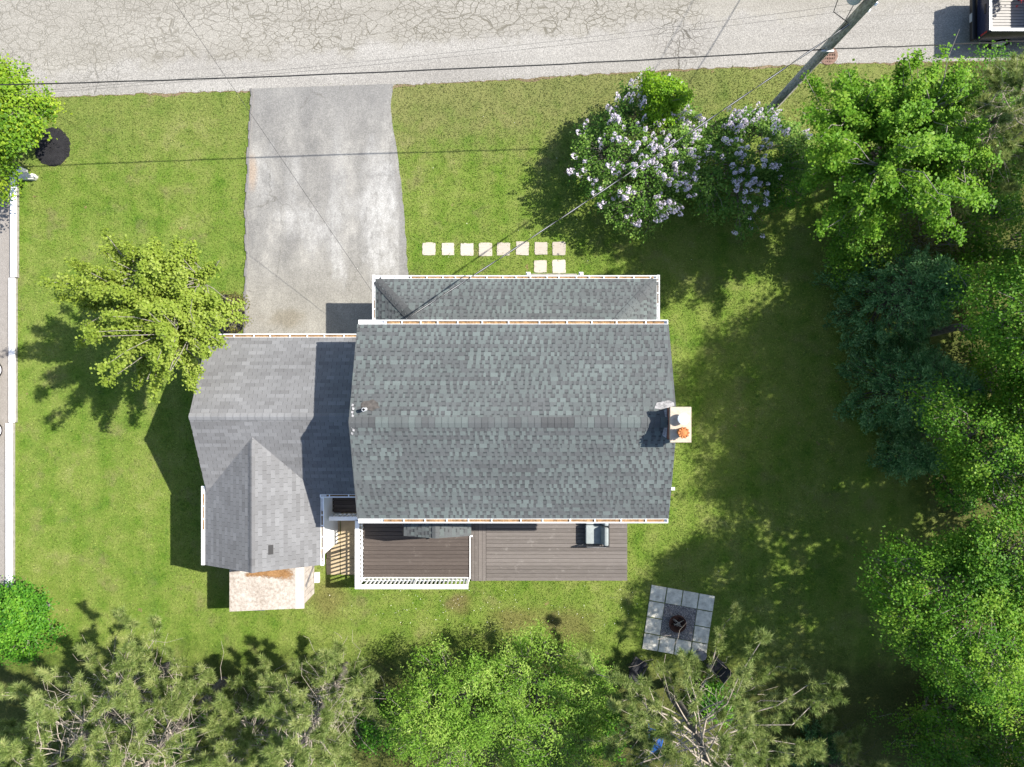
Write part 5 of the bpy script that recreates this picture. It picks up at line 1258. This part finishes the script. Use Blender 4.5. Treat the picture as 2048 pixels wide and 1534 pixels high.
# the taller wood east of the frame that shades the lawn, and a red-leaved tree beyond the pickup
for i, (x, y, z, r) in enumerate(((20.6, 3.3, 7.6, 3.0), (21.0, -1.5, 7.9, 3.1), (20.9, -6.3, 7.2, 3.0), (21.0, -10.5, 7.6, 3.0), (20.3, -14.5, 7.2, 2.8), (21.8, 7.5, 8.0, 2.3))):
    broadleaf('wood_tree', 'tall leafy tree of the east wood, ' + ('level with the upper spruce', 'level with the leafy tree by the small spruce', 'behind the big rounded tree', 'south of the big rounded tree', 'southernmost of the row', 'northernmost of the row by the pine')[i], 'tree', (x, y, 0), (x, y, z), (r, r, r * 1.35), 300, 26, 0.24, 'l_right', 120 + i, 0.6, 0.8, 0.1, 0.2, group='tall trees of the east wood')
broadleaf('red_tree', 'deep red leaved tree at the top right above the pickup bed', 'tree', (19.6, 15.7, 0), (19.2, 14.85, 1.85), (0.42, 0.4, 0.35), 40, 26, 0.10, 'l_red', 140, 0.2, 0.8, 0.1, 0.05)

# ------------------------------------------------------------------ grass blades
rng = np.random.default_rng(5)
def inpoly(pts, poly):
    x, y = pts[:, 0], pts[:, 1]; c = np.zeros(len(pts), bool); j = len(poly) - 1
    for i in range(len(poly)):
        xi, yi = poly[i][0], poly[i][1]; xj, yj = poly[j][0], poly[j][1]
        if yi != yj: c ^= ((yi > y) != (yj > y)) & (x < (xj - xi) * (y - yi) / (yj - yi) + xi)
        j = i
    return c
NB = 520000
pts = np.stack([rng.uniform(-20.2, 19.0, NB), rng.uniform(-15.6, 13.2, NB)], 1)
rx = np.array([q[0] for q in re_j]); ry = np.array([q[1] for q in re_j])
road_y = np.interp(pts[:, 0], rx, ry)
out = pts[:, 1] > road_y + rng.normal(0.0, 0.05, NB)
for poly in (drive_poly, mulch1, mulch2, patio_poly, *stone_polys, [(-7.40, -4.9), (-5.7, -4.9), (-5.7, -7.60), (-7.38, -7.60)], shed_ground,
             [(GX0 + 0.25, GYN - 0.3), (-4.7, GYN - 0.3), (-4.7, CYS + 0.2), (GX0 + 0.25, CYS + 0.2)], [(X0 + 0.3, PY0 - 0.3), (X1 - 0.3, PY0 - 0.3), (X1 - 0.3, YS + 0.3), (X0 + 0.3, YS + 0.3)],
             [(-5.7, -4), (4.5, -4), (4.5, -7.72), (-5.7, -7.5)], [(-20.3, 8.1), (-19.70, 8.1), (-19.80, -8.2), (-20.3, -8.2)], [(0.7, 3), (2.6, 3), (2.6, 4.36), (0.7, 4.36)]):
    j = rng.normal(0, 0.038, pts.shape)
    out |= inpoly(pts + j, poly)
litz = ((pts[:, 1] < -11.0) | (pts[:, 0] > 13.5)) & (rng.random(NB) < 0.6)
pts = pts[~(out | litz)]; N = len(pts)
hgt = rng.uniform(0.03, 0.075, N) ; a = rng.uniform(0, 6.283, N); ln = rng.uniform(0.2, 0.9, N); wb_ = rng.uniform(0.008, 0.019, N)
B = np.concatenate([pts, np.full((N, 1), 0.0)], 1); s = np.stack([-np.sin(a), np.cos(a), 0 * a], 1) * wb_[:, None]
tip = B + np.stack([np.cos(a) * hgt * ln * 1.3, np.sin(a) * hgt * ln * 1.3, hgt * (1.1 - 0.5 * ln)], 1)
V = np.stack([B - s, B + s, tip], 1).reshape(-1, 3)
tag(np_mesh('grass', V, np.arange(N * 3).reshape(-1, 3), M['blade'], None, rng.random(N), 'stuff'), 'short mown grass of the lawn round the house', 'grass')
# white petals and clover heads strewn on the back lawn
C = []
for cx, cy, sx, sy, n in ((-1.0, -8.8, 3.0, 0.7, 130), (-4.5, -8.6, 1.5, 0.6, 26), (3.8, -8.8, 0.9, 0.7, 22), (6.0, -6.5, 1.2, 1.6, 12), (0.0, 6.5, 3.5, 2.0, 26)):
    C.append(np.stack([rng.normal(cx, sx, n), rng.normal(cy, sy, n), np.full(n, 0.06)], 1))
C = np.concatenate(C); C = C[~inpoly(C, [(-5.8, -4), (4.6, -4), (4.6, -7.8), (-5.8, -7.8)])]; C = C[~inpoly(C, [(-6, 3.9), (6, 3.9), (6, -8), (-6, -8)])]
V, Fc = leaf_quads(C, 0.028, 0.02, rng, 0.7)
tag(np_mesh('fallen_petal', V, Fc, M['petal'], None, None, 'stuff'), 'tiny white petals strewn over the lawn', 'petals')
